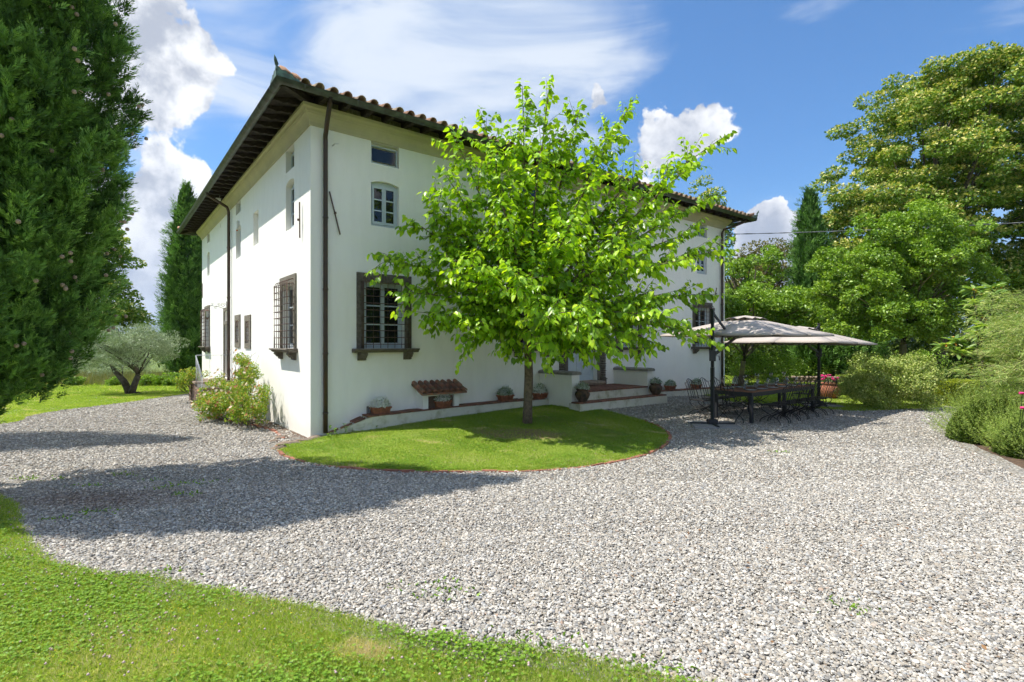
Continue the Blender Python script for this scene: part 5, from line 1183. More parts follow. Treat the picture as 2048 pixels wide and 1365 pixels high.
def mulberry():
    base = Vector((.335, 11.3, float(gz(.335, 11.3)) - .05)); t = thing('mulberry_tree', 'young bright green mulberry tree growing from the lawn island before the villa', 'tree', base)
    m = MB(); fork = Vector((.02, .02, 2.15)); m.tube([(0, 0, -.05), (0, 0, .06), (.01, 0, .5), (.03, .01, 1.1), (.02, .02, 1.7), fork, (.03, 0, 2.6)], [.15, .112, .10, .096, .088, .095, .06], 14); m.build('trunk', M_BARKM, t)
    T = [(1100, 160, 11.3), (1045, 172, 10.9), (1162, 210, 11.8), (960, 222, 10.9), (903, 262, 10.4), (1268, 198, 12.2), (1458, 268, 12.0), (1392, 325, 11.2), (820, 438, 10.3), (750, 508, 10.0), (880, 335, 10.2),
         (1425, 395, 12.5), (1462, 500, 11.2), (795, 585, 9.9), (925, 690, 10.0), (855, 640, 10.2), (1440, 690, 10.8), (1320, 690, 10.0), (1105, 700, 9.6), (1435, 590, 11.5), (1200, 640, 9.2), (1040, 560, 9.0), (1150, 430, 9.2),
         (1000, 400, 9.6), (1280, 480, 9.6), (1200, 330, 10.2), (1340, 420, 13), (1080, 300, 10.2), (1180, 690, 12.6), (1000, 650, 11.4), (1240, 560, 13), (1350, 640, 9.6), (1240, 705, 9.6), (1170, 715, 9.8), (1330, 600, 10.4), (930, 520, 9.4), (1100, 640, 8.9), (1290, 330, 11.4),
         (985, 310, 10.4), (1130, 250, 11.2), (1370, 520, 10.0), (870, 500, 10.2), (1060, 480, 11.8), (1160, 540, 11.8), (1010, 690, 10.6), (1400, 460, 11.8), (1230, 250, 11.8), (1020, 250, 10.9), (850, 390, 10.2), (1150, 640, 12.4), (1060, 400, 11.5), (960, 600, 10.5), (1270, 640, 11.6), (1120, 500, 9.8), (1210, 420, 11.5), (900, 440, 10.4)]
    # leading limbs share a few trunks of their own
    br = MB(); pos = []; yd = []; nr = []; sz = []
    def leafy(a, b, step, s0, s1):
        d = (b - a); L = d.length; dn = d.normalized(); k = 0; q = step * random.random()
        sidev = dn.cross(Vector((0, 0, 1))); sidev = sidev.normalized() if sidev.length > .05 else Vector((1, 0, 0))
        while q < L:
            s = 1 if k % 2 else -1; p = a + dn * q; f = q / L
            out = (dn * .55 + sidev * s * .8 + Vector((random.gauss(0, .35), random.gauss(0, .35), random.gauss(-.18, .28)))).normalized()
            pet = .03 + .03 * random.random(); p2 = p + out * pet
            pos.append(p2); yd.append((out + Vector((0, 0, -.35 - .8 * random.random()))).normalized()); nr.append((Vector((0, 0, .8)) + out * .35 + Vector((random.gauss(0, .6), random.gauss(0, .6), 0))).normalized())
            sz.append(random.uniform(s0, s1) * (1 - .35 * max(0, f - .8) / .2)); q += step * random.uniform(.7, 1.3); k += 1
    for i, (u, v, D) in enumerate(T):
        e = at(u, v, D) - base; o0 = .66
        s_ = .0; lo = Vector((random.uniform(-.05, .05), random.uniform(-.05, .05), random.uniform(2.0, 2.45)))
        L = (e - lo).length; mid = lo.lerp(e, .5) + Vector((0, 0, .10 * L)) * (1 if e.z > 2.2 else 1.6) + Vector((random.gauss(0, .08), random.gauss(0, .08), 0))
        pts = [lo * (1 - w) ** 2 + mid * 2 * w * (1 - w) + e * w * w for w in [k / 9 for k in range(10)]]
        r0 = .010 + .0045 * L; br.tube(pts, [r0 * (1 - k / 9) ** .8 + .004 for k in range(10)], 6)
        for k in range(3, 9):
            a = pts[k]; dl = (pts[k + 1] - pts[k - 1]).normalized()
            for _ in range(5 if k < 8 else 3):
                rd = Vector((random.gauss(0, 1), random.gauss(0, 1), random.gauss(.15, .7))); rd = (rd - dl * rd.dot(dl) * .6).normalized()
                d2 = (dl * .75 + rd * .85).normalized(); ln_ = random.uniform(.30, .85) * (1.15 - .4 * k / 9); b = a + d2 * ln_
                wp = base + b; oo = (wp.x - P0.x) * ST - (wp.y - P0.y) * CT
                if oo < .35 and wp.z < 6.9: continue
                br.tube([a, a.lerp(b, .5) + Vector((0, 0, .03)), b], [.007, .005, .003], 4, False); leafy(a.lerp(b, .12), b + d2 * .05, .045, .090, .172)
        for k in range(3, 9): leafy(pts[k], pts[k + 1], .05, .10, .17)
        leafy(pts[8].lerp(pts[9], .4), pts[9] + (pts[9] - pts[8]).normalized() * .12, .045, .10, .16)
    br.build('branches', M_BARKM, t)
    pos = np.array(pos); yd = np.array(yd); nr = np.array(nr); sz = np.array(sz); n = len(pos); rnd = RNG.random(n)
    W = pos + np.array(base); dist = np.linalg.norm(W - np.array([0, 0, EYE]), axis=1); big_ = sz / dist; order = np.argsort(-big_ + .002 * RNG.random(n)); pick = order[:296]; rest = order[296:]
    o = leaf_obj('crown', HEART, pos[rest], yd[rest], nr[rest], sz[rest], M_MUL, rnd[rest], t, .70, smooth=True); tag(o, kind='stuff')
    metas = [raw_mesh('leaf', HEART[0], HEART[1], M_MUL, True, np.full(9, v)) for v in (.1, .35, .6, .85)]
    for i in pick:
        y = Vector(yd[i]).normalized(); x = y.cross(Vector(nr[i])).normalized(); z = x.cross(y); M = Matrix.Identity(4)
        for a in range(3): M[a][0] = x[a] * sz[i] * .66; M[a][1] = y[a] * sz[i]; M[a][2] = z[a] * sz[i]; M[a][3] = pos[i][a]
        q = obj('leaf', metas[random.randrange(4)], t); q.matrix_basis = M
    print('mulberry leaves', n)
mulberry()

# ------------------------------------------------------------------ cypresses
def cypress(name, base, prof, label, plumes, sprigs, size, cones=0, trunk_r=.2, seed=1, group=None, lumps=.16, blades=14, lean=0):
    """prof: (z, r) envelope. Plumes of upswept sprays cover the envelope."""
    rg = np.random.default_rng(seed); t = thing(name, label, 'cypress', base, 0, group); H = prof[-1][0]; zs = np.array([p[0] for p in prof]); rs = np.array([p[1] for p in prof])
    m = MB(); m.tube([(0, 0, -.1), (0, 0, H * .3), (.03, 0, H * .6), (0, 0, H * .92)], [trunk_r, trunk_r * .8, trunk_r * .45, .03], 10); m.build('trunk', M_BARKC, t)
    # plume centres, area weighted
    zz = np.linspace(prof[0][0], H, 400); w = np.interp(zz, zs, rs) + .12; cdf = np.cumsum(w) / w.sum()
    z = np.interp(rg.random(plumes), cdf, zz); a = rg.uniform(0, 2 * math.pi, plumes)
    if size < .3: a = np.where(rg.random(plumes) < .5, rg.uniform(-2.0, .9, plumes), a)   # the big tree is seen from close by on its garden side
    rad = np.interp(z, zs, rs)
    rad = rad * (1 + lumps * rg.normal(0, 1, plumes).clip(-1.6, 1.3)) - size * .25; rad = np.maximum(rad, .03)
    out = np.stack([np.cos(a), np.sin(a), np.zeros(plumes)], 1); C = out * rad[:, None]; C[:, 2] = z
    ax = norm(out * .55 + np.array([0, 0, 1.0]) + rg.normal(0, .14, (plumes, 3)))
    pr_ = size * rg.uniform(.7, 1.35, plumes)
    idx = np.repeat(np.arange(plumes), sprigs); n = len(idx); h = rg.random(n); ang = rg.uniform(0, 2 * math.pi, n)
    x = norm(np.cross(ax, out)); y = np.cross(ax, x); rr = pr_[idx] * .55 * (1 - h) ** .6 * (rg.random(n) ** .4)
    off = (x[idx] * np.cos(ang)[:, None] + y[idx] * np.sin(ang)[:, None])
    sp = C[idx] + ax[idx] * ((h - .45) * 1.9 * pr_[idx])[:, None] + off * (rr * (.8 if size < .3 else 1))[:, None]
    sd_ = norm(ax[idx] * .9 + off * .55 + rg.normal(0, .18, (n, 3))); sl = size * rg.uniform(.45, .8, n)
    # each sprig: a flat feather of little blades
    k = blades; I = np.repeat(np.arange(n), k); f = np.tile(np.linspace(.05, .95, k), n); sgn = np.tile(np.where(np.arange(k) % 2, 1, -1), n)
    nn = norm(np.cross(sd_, rg.normal(size=(n, 3)))); sv = np.cross(sd_, nn)
    bp = sp[I] + sd_[I] * (f * sl[I])[:, None]; bd = norm(sd_[I] * .8 + sv[I] * (sgn * (.75 - .5 * f))[:, None] + nn[I] * rg.normal(0, .22, len(I))[:, None])
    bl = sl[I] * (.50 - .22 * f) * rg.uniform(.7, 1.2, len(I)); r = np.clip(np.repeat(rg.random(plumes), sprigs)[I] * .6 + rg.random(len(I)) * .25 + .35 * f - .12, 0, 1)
    leaf_obj('crown', KITE, bp, bd, nn[I] + rg.normal(0, .4, (len(I), 3)), bl, M_CYP, r, t, .26)
    # darker inner twigs so that little sky shows through
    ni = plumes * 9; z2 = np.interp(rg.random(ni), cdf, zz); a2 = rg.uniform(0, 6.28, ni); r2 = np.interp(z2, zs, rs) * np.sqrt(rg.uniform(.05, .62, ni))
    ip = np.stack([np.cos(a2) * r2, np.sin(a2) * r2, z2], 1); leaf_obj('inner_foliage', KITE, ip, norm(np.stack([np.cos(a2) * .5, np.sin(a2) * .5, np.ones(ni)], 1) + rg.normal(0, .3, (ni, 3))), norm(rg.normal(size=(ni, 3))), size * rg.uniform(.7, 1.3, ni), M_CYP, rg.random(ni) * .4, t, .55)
    if cones:
        cm = MB(); cm.lathe([(0, -.018), (.013, -.013), (.018, 0), (.013, .013), (0, .018)], (0, 0, 0), 7); cme = cm.mesh('cone', M_CONE)
        q = 0
        for i in np.argsort(rg.random(plumes)):
            if C[i, 2] > 6.2: continue
            for _ in range(rg.integers(1, 4)):
                p = C[i] + out[i] * pr_[i] * .75 + rg.normal(0, .045, 3); obj('cypress_cone', cme, t, tuple(p), None, (1.45,) * 3); q += 1
            if q > cones: break
    return t
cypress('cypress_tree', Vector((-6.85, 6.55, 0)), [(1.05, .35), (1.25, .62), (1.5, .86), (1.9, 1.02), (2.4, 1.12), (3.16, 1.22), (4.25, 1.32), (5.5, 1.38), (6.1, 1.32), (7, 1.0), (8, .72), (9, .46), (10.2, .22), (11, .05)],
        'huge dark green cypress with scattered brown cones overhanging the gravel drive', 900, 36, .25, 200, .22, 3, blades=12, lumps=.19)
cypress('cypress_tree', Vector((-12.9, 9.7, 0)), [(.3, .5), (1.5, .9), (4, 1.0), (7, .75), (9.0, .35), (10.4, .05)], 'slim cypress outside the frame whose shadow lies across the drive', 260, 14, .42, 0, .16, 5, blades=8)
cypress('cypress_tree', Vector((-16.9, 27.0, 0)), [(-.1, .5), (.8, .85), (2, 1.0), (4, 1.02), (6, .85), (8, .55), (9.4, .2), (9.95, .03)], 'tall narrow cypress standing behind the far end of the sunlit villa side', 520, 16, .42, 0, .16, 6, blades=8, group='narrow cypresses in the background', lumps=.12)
cypress('cypress_tree', Vector((14.9, 26.0, 0)), [(.3, .55), (2, .8), (4.5, .85), (6.5, .75), (8, .5), (9.0, .22), (9.5, .04)], 'tall narrow cypress rising between the garden trees behind the parasols', 420, 16, .36, 0, .18, 8, blades=8, group='narrow cypresses in the background', lumps=.2)

# ------------------------------------------------------------------ broadleaf trees and shrubs
def crown_clumps(n, c, rad, rc, rg, low=-1.0, gaps=.25, hollow=.45):
    out = []; k = 0
    while len(out) < n and k < n * 60:
        k += 1; d = rg.normal(size=3); d /= np.linalg.norm(d); r = (hollow + (1 - hollow) * rg.random() ** .5)
        if d[2] < low: continue
        wv = 1 + .16 * math.sin(d[0] * 5 + d[2] * 4 + rad[0]) + .10 * math.sin(d[1] * 7 - d[2] * 6 + rad[1] * 3)
        p = np.array(c) + d * np.array(rad) * r * wv
        if math.sin(p[0] * 1.9 / rc * .5 + 1.3) * math.sin(p[1] * 1.7 / rc * .5) * math.sin(p[2] * 2.1 / rc * .5 + .5) > gaps: continue
        out.append(p)
    return np.array(out)
def tree(name, label, base, ells, nclump, rc, per, leaf, m, bark=M_BARK, trunk=(.2, 2.0), limbs=14, seed=1, group=None, flat=.6, up=.35, tpl=KITE2, width=.75, bloom=None, cat='tree', low=-.75, gaps=.25, hollow=.45, fork=None):
    rg = np.random.default_rng(seed); random.seed(seed); t = thing(name, label, cat, base, 0, group); C = []
    tot = sum(e[1][0] * e[1][2] for e in ells)
    for (c, rad) in ells: C.append(crown_clumps(int(nclump * rad[0] * rad[2] / tot), c, rad, rc, rg, low, gaps, hollow))
    C = np.concatenate(C); R = rc * rg.uniform(.6, 1.35, len(C))
    mb = MB(); tr, th = trunk; f0 = Vector(fork or (0, 0, th)); mb.tube([(0, 0, -.1), (0, 0, .08), (f0.x * .4, f0.y * .4, f0.z * .5), f0], [tr * 1.5, tr * 1.05, tr * .9, tr * .8], 12); mb.build('trunk', bark, t)
    lb = MB(); cc = np.mean([e[0] for e in ells], axis=0)
    top = Vector((cc[0], cc[1], cc[2])); limb_tube(lb, f0, top, tr * .75, tr * .35, .06, 6, 8)
    for i in rg.choice(len(C), min(limbs, len(C)), replace=False):
        s0 = f0.lerp(top, rg.random() * .8); limb_tube(lb, s0, C[i], tr * rg.uniform(.22, .42), .012, .18, 6, 6, .06)
    lb.build('limbs', bark, t)
    pos, yd, nr, idx = clump_leaves(C, R, per, up, flat); n = len(pos)
    r = rg.random(n) * .75 + .2 * np.repeat(rg.random(len(C)), np.bincount(idx, minlength=len(C)))
    if bloom is not None:                        # pale flower bracts sit on the upper outside of each clump
        rel = (pos - C[idx]) / R[idx][:, None]; b_ = (rel[:, 2] > -.05) & (rg.random(n) < bloom); r = np.where(b_, .82 + .18 * rg.random(n), r * .72)
    sz = leaf * rg.uniform(.65, 1.25, n)
    leaf_obj('crown', tpl, pos, yd, nr, sz, m, r, t, width); return t
# big flowering lime and its neighbour
tree('lime_tree', 'towering lime tree covered in pale yellow blossom, tallest of the garden trees', Vector((23.5, 28.5, 0)), [((0, 0, 12.4), (4.2, 4, 5.2)), ((-2.6, -.4, 8.8), (4.0, 3.6, 3.6)), ((1.2, 0, 15.4), (2.8, 2.6, 2.2)), ((3.2, 0, 8.6), (3.6, 3.6, 4.2)), ((-3.9, -.6, 4.6), (3.0, 3, 3.0)), ((-4.4, -.4, 7.6), (2.5, 2.4, 2.4)), ((2.6, 0, 13.4), (3.0, 2.8, 2.6))],
     720, .62, 230, .155, M_LIME, trunk=(.34, 4), limbs=40, seed=11, flat=.45, bloom=.46, gaps=.10, hollow=.45)
tree('lime_tree', 'second flowering lime at the right edge behind the tamarisk', Vector((30.5, 28.0, 0)), [((0, 0, 8.5), (4.4, 4, 5.2)), ((-2.4, -1, 4.5), (3.4, 3, 3.0))], 280, .8, 190, .165, M_LIME, trunk=(.3, 3), limbs=20, seed=12, flat=.45, bloom=.3, gaps=.12)
tree('persimmon_tree', 'broad glossy green persimmon tree with a lichened trunk, in front of the lime', Vector((13.55, 18.0, 0)), [((.3, 0, 5.1), (1.9, 1.7, 1.75)), ((-1.2, .2, 3.9), (1.8, 1.7, 1.45)), ((1.4, .1, 3.7), (1.35, 1.4, 1.5)), ((-.6, -.5, 2.7), (2.1, 1.5, .9))],
     430, .27, 190, .090, M_LEAF2, bark=M_BARKMOSS, trunk=(.13, 1.9), limbs=34, seed=13, flat=.6, gaps=.22, hollow=.3)
tree('walnut_tree', 'open crowned old tree with twisting dark limbs behind the far villa corner', Vector((12.8, 28.0, 0)), [((-.2, 0, 5.7), (2.3, 2, 1.5)), ((-1.2, 0, 3.6), (1.8, 2, 1.2)), ((1.9, -.3, 4.0), (1.7, 1.6, 1.2))], 78, .36, 150, .13, M_LEAF2, bark=M_BARK, trunk=(.26, 2.2), limbs=46, seed=14, gaps=.12, hollow=.3)
tree('mossy_tree', 'mossy forked fruit tree close behind the parasols beside the villa', Vector((9.95, 22.6, 0)), [((.6, .3, 3.5), (2.3, 2.0, .95)), ((2.6, .2, 3.2), (1.8, 1.4, .9)), ((-.6, .6, 2.9), (1.3, 1.4, 1.0))], 180, .34, 170, .115, M_LEAF2, bark=M_BARKMOSS, trunk=(.12, 1.15), limbs=26, seed=15, gaps=.2, fork=(.12, 0, 1.15))
tree('garden_tree', 'brownish leaved tree between the walnut and the cypress', Vector((17.4, 35.0, 0)), [((-.6, 0, 5.2), (2.8, 2.4, 3.3))], 150, .6, 120, .16, leafmat('brownish_leaf', [(.10, .10, .03), (.16, .15, .05), (.24, .20, .08)], .25), trunk=(.25, 2.5), limbs=18, seed=16)
tree('distant_tree', 'treetop just showing over the villa roof near its far end', Vector((18.6, 52.0, 0)), [((0, 0, 13.0), (2.8, 2.6, 4.6))], 130, .7, 90, .24, M_LIME, trunk=(.35, 7), limbs=10, seed=17, bloom=.4, flat=.5)
tree('lime_tree', 'dark layered lime tree behind the big cypress on the valley side', Vector((-30.5, 36.0, -.6)), [((0, 0, 5.2), (4.6, 3.5, 3.0)), ((-1, 0, 9.2), (3.8, 3.2, 3.6)), ((2.6, -.2, 3.6), (3.0, 2.6, 1.1))], 240, .75, 150, .22, M_LIME, trunk=(.35, 2.5), limbs=24, seed=18, flat=.35, bloom=.25, gaps=.12, hollow=.3)
tree('olive_tree', 'old silver grey olive tree with a split trunk at the lawn edge', Vector((-14.35, 19.6, 0)), [((-.75, 0, 1.6), (1.25, 1.1, .80)), ((.6, 0, 1.75), (1.25, 1.1, .80)), ((-.1, .1, 2.05), (1.3, 1.1, .5))], 270, .23, 150, .066, M_OLIVE, bark=M_BARKO, trunk=(.12, .75), limbs=22, seed=19, tpl=KITE, width=.3, flat=.8, up=.6, gaps=.25, hollow=.2, fork=(.25, 0, .7))
m = MB(); m.tube([(-.05, 0, -.1), (-.12, 0, .15), (-.3, 0, .5), (-.62, 0, .85), (-.8, 0, 1.15)], [.22, .14, .11, .08, .05], 10); m.tube([(.0, .05, .0), (.5, .1, .02)], [.12, .02], 6)
ot = [o for o in COL.objects if o.name.startswith('olive_tree')][0]; m.build('split_trunk', M_BARKO, ot)
for i, (x, y, r, h, lb) in enumerate([(-19.5, 26, 1.7, 1.15, 'low grey green olive bush behind the drive, farthest towards the big cypress'), (-14.5, 27.5, 1.9, 1.1, 'low grey green olive bush behind the split trunk olive'), (-11.9, 26.5, 1.2, .8, 'low olive bush between the olive tree and the narrow cypress'), (-23, 28, 2.0, 1.2, 'low grey olive bush glimpsed behind the big cypress edge')]):
    tree('olive_bush', lb, Vector((x, y, -.1)), [((0, 0, h), (r, 1.0, h * .9))], 90, .3, 80, .075, M_OLIVE, bark=M_BARKO, trunk=(.05, .4), limbs=6, seed=30 + i, tpl=KITE, width=.32, flat=.8, cat='olive bush', group='olive bushes beyond the lawn', low=-.9)
for i, (u, v, h, lb) in enumerate([(150, 800, .35, 'dark low shrub at the foot of the lawn nearest the big cypress'), (232, 797, .3, 'small bright shrub left of the olive trunk'), (292, 789, .5, 'rounded bright green shrub right of the olive trunk'), (320, 786, .35, 'small shrub between the olive trunk and the narrow cypress'), (345, 782, .45, 'leafy shrub at the foot of the narrow cypress')]):
    p = Vector(((u - 1024) / FPX * 23.5, 23.5, float(gz(-15, 23.5)))); tree('low_shrub', lb, p, [((0, 0, h * .6), (h * .9, h * .8, h * .6))], 26, .14, 60, .07, M_LEAF2, trunk=(.02, .1), limbs=5, seed=50 + i, cat='shrub', group='small shrubs behind the valley side lawn', low=-.9)
M_DRY = leafmat('dry_grass', [(.22, .20, .09), (.32, .28, .13), (.16, .19, .07)], .2, .8, .1)
n = 9000; x = RNG.uniform(-27, -10.5, n); y = RNG.uniform(23.5, 30, n); o = leaf_obj('dry_grass', BLADE, np.stack([x, y, gz(x, y)], 1), norm(RNG.normal(0, .3, (n, 3)) + np.array([0, 0, 1.0])), rand_dirs(n), RNG.uniform(.25, .7, n), M_DRY, RNG.random(n), None, .05); tag(o, kind='stuff')

def shrub(name, label, base, rad, n, leaf, m, seed, clumps=70, rc=.22, lift=0, cat='shrub', group=None, width=.6, flat=.8, tpl=KITE2, stems=6, up=.45, hollow=.55):
    return tree(name, label, base, [((0, 0, rad[2] * .92 + lift), rad)], clumps, rc, n // clumps, leaf, m, trunk=(.025, .15), limbs=stems, seed=seed, cat=cat, group=group, width=width, flat=flat, tpl=tpl, low=-.85, gaps=.5, hollow=hollow, up=up)
shrub('variegated_shrub', 'large rounded yellow green variegated shrub at the gravel edge', Vector((11.3, 15.5, 0)), (1.3, .95, .80), 30000, .050, M_VAR, 61, 300, .15, width=.75, up=.0)
shrub('variegated_shrub', 'taller looser yellow green shrub directly behind the rounded one', Vector((13.0, 18.2, 0)), (1.25, .7, .82), 16000, .055, M_VAR, 62, 160, .19, width=.7, up=.0)
# clipped box hedge: two blocks
for i, (x, y, rz, L, lb) in enumerate([(13.75, 16.2, .1, 1.15, 'clipped golden green box hedge to the right of the rounded shrub')]):
    h = thing('box_hedge', lb, 'hedge', (x, y, 0), rz); nn_ = 9000; f = RNG.integers(0, 3, nn_); P = RNG.uniform(-1, 1, (nn_, 3)) * np.array([L / 2, .38, .36]) + np.array([0, 0, .38])
    P[f == 0, 2] = .74; P[f == 1, 1] = -.38; k = f == 2; P[k, 0] = np.where(RNG.random(k.sum()) < .5, -L / 2, L / 2); P += RNG.normal(0, .022, P.shape)
    leaf_obj('foliage', KITE, P, norm(P - np.array([0, 0, .35]) + RNG.normal(0, .5, P.shape)), rand_dirs(nn_), RNG.uniform(.025, .045, nn_), M_BOX, RNG.random(nn_), h, .6)
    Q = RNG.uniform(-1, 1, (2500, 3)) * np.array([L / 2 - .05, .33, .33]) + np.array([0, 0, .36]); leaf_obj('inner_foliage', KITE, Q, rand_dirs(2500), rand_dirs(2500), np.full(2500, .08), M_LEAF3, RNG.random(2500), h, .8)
for i, a in enumerate([(11.6, 24.0, 1.5, 1.3, 'bushy green rose shrub with small red hips behind the table'), (15.0, 26.4, 1.1, .9, 'low pale green shrub beside the stone wall')]):
    shrub('garden_shrub', a[4], Vector((a[0], a[1], 0)), (a[2], .9, a[3] * .62), 8000, .085, M_LEAF2, 70 + i, 130, .26)
shrub('ivy_mound', 'dark leafy mound under the persimmon beside the hedge', Vector((15.6, 18.6, 0)), (1.4, .8, .6), 5000, .075, M_LEAF3, 75, 90, .22)
shrub('garden_shrub', 'dark shrub between the hedge and the loquat', Vector((16.2, 16.9, 0)), (.8, .7, .75), 4500, .07, M_LEAF3, 76, 80, .2)
shrub('garden_shrub', 'pale leaved shrub low behind the persimmon trunk', Vector((16.2, 21.0, 0)), (1.6, .9, .8), 5000, .08, M_LEAF2, 77, 90, .26)
# drooping dark conifer beneath the canopies
cypress('weeping_conifer', Vector((16.4, 26.6, 0)), [(.5, .9), (1.2, 1.9), (2.2, 1.9), (3.2, 1.5), (4.4, .9), (5.2, .2)], 'dark drooping conifer in the shade behind the second parasol', 260, 14, .55, 0, .16, 9, blades=7)
# wood closing the garden at the back
def wood(name, x0, x1, y, h, n, seed):
    rg = np.random.default_rng(seed); C = np.stack([rg.uniform(x0, x1, n), y + rg.normal(0, 1.2, n), rg.uniform(0, 1, n) ** .8 * h], 1); C[:, 2] *= 1 + .25 * np.sin(C[:, 0] * .8) 
    pos, yd, nr, idx = clump_leaves(C, .9 * rg.uniform(.6, 1.4, n), 60, .35, .6); o = leaf_obj(name, KITE2, pos, yd, nr, .26 * rg.uniform(.6, 1.2, len(pos)), M_LEAF3, rg.random(len(pos)), None, .75); tag(o, kind='stuff')
wood('background_wood', 7.5, 60, 41, 6.2, 900, 81); wood('background_wood', 36, 52, 24, 7.0, 220, 82)
wood('background_undergrowth', 7.5, 34, 33, 2.4, 330, 83)
wood('valley_treeline', -60, -24, 52, 1.6, 160, 84)

# loquat: rosettes of long leaves and orange fruit
def loquat():
    base = Vector((9.95, 11.2, 0)); t = thing('loquat_tree', 'loquat with long leathery leaves and orange fruit at the right', 'tree', base); rg = np.random.default_rng(91)
    C = [(-.15, 0, 1.75), (-.45, -.1, 1.95), (.05, -.3, 1.6), (-.3, -.2, 1.45), (.1, -.1, 2.05), (.15, 0, 2.5), (.25, -.2, 2.9), (.0, 0, 3.05), (.35, 0, 2.75), (-.05, -.3, 2.25), (-.5, -.2, 1.7), (-.25, -.4, 2.1), (.3, -.2, 2.1), (.4, -.3, 1.7), (.2, -.4, 1.35), (-.05, .1, 1.3), (.5, .1, 3.1), (.55, -.1, 2.4), (.7, 0, 1.9), (-.6, 0, 1.85), (-.12, -.15, 2.75)]
    mb = MB(); mb.tube([(.4, .2, -.1), (.4, .2, .7), (.3, .1, 1.2)], [.08, .06, .05], 8)
    for c in C: limb_tube(mb, (.3, .1, 1.1), c, .03, .01, .1, 4, 5)
    mb.build('trunk', M_BARK, t); pos = []; yd = []; fr = MB()
    for c in C:
        for k in range(32):
            a = rg.uniform(0, 6.28); e = rg.uniform(-.5, .9); d = (math.cos(a), math.sin(a), e); pos.append(c); yd.append(d)
        if rg.random() < .55:
            for k in range(6): p = np.array(c) + rg.normal(0, .045, 3) + np.array([0, -.05, -.02]); fr.lathe([(0, -.02), (.017, -.008), (.018, .008), (0, .022)], p, 7)
    pos = np.array(pos) + rg.normal(0, .02, (len(pos), 3)); yd = norm(np.array(yd)); nr = norm(np.array([0, 0, 1.0]) + rg.normal(0, .3, pos.shape) - yd * .2)
    LV = (np.array([(0, 0, 0), (.5, .35, .06), (.42, .7, .03), (0, 1, -.1), (-.42, .7, .03), (-.5, .35, .06), (0, .5, -.03)]), np.array([(0, 1, 6), (1, 2, 6), (2, 3, 6), (3, 4, 6), (4, 5, 6), (5, 0, 6)]))
    leaf_obj('leaves', LV, pos, yd, nr, rg.uniform(.18, .30, len(pos)), M_LOQ, rg.random(len(pos)), t, .3, True); fr.build('fruit', M_LOQF, t)
loquat()
def tamarisk():
    base = Vector((10.05, 9.5, 0)); t = thing('tamarisk', 'feathery pale green tamarisk arching in from the right edge', 'shrub', base); rg = np.random.default_rng(92); mb = MB(); P = []; Dd_ = []
    for k in range(210):
        a = rg.uniform(0, 6.28); z0 = rg.uniform(.5, 2.35); L = rg.uniform(.6, 1.3); p = np.array([rg.normal(0, .12), rg.normal(0, .12), z0]); d = norm(np.array([math.cos(a), math.sin(a), rg.uniform(.3, 1.4)])); pts = []
        for i in range(9):
            pts.append(tuple(p)); p = p + d * L / 8; d = norm(d + np.array([0, 0, -.13]))
            for _ in range(34):
                dd = norm(d + rg.normal(0, .6, 3)); P.append(p + rg.normal(0, .05, 3)); Dd_.append(dd)
        mb.tube(pts, [.010 - .001 * i for i in range(9)], 4, False)
    mb.tube([(0, 0, -.1), (0, 0, 2.0)], [.09, .03], 8); mb.build('stems', M_BARK, t); P = np.array(P); Dd_ = np.array(Dd_)
    leaf_obj('foliage', KITE, P, Dd_, rand_dirs(len(P)), rg.uniform(.05, .13, len(P)), M_TAM, rg.random(len(P)), t, .10)
tamarisk()
def rosemary(name, label, base, rad, n, m, seed, leafl=.022, stem=.35):
    t = thing(name, label, 'shrub', base, 0, None); rg = np.random.default_rng(seed); P = []; Dd_ = []; mb = MB(); S = 0
    for k in range(n):
        d = norm(np.array([rg.normal(), rg.normal(), abs(rg.normal()) * .9 + .05])); p0 = d * np.array(rad) * (.45 + .5 * rg.random()); sdir = norm(d * .7 + np.array([0, 0, .7]) + rg.normal(0, .2, 3)); L = stem * rg.uniform(.5, 1.2) * (1.5 if rg.random() < .22 else 1); p0[2] = max(.02, p0[2])
        q = np.linspace(0, 1, 26); pp = p0 + sdir * (q[:, None] * L) + np.array([0, 0, 1]) * 0; ld = norm(sdir * .6 + rg.normal(0, .8, (26, 3))); P.append(pp); Dd_.append(ld)
    P = np.concatenate(P); Dd_ = np.concatenate(Dd_)
    leaf_obj('foliage', KITE, P, Dd_, rand_dirs(len(P)), leafl * rg.uniform(.8, 1.8, len(P)), m, np.repeat(rg.random(n) * .6, 26) + .4 * rg.random(len(P)), t, .22)
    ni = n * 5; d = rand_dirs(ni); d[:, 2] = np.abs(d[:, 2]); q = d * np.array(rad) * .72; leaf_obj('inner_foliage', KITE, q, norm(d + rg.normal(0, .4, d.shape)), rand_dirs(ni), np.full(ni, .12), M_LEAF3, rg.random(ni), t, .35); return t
rosemary('rosemary_bush', 'large rosemary bush sprawling over the gravel edge at the right', Vector((9.55, 10.1, .02)), (1.1, 1.0, 1.0), 2300, M_ROSM, 93)
rosemary('rosemary_bush', 'nearer lower half of the rosemary planting by the right edge', Vector((8.95, 8.75, .02)), (.75, .75, .70), 1300, M_ROSM, 94)
rosemary('heather_mound', 'greyish brown woody herb mound at the right edge of the gravel', Vector((8.55, 7.85, 0)), (.6, .55, .42), 600, leafmat('woody_herb', [(.13, .14, .06), (.2, .19, .10), (.16, .2, .08)], .2), 95, .014, .2)
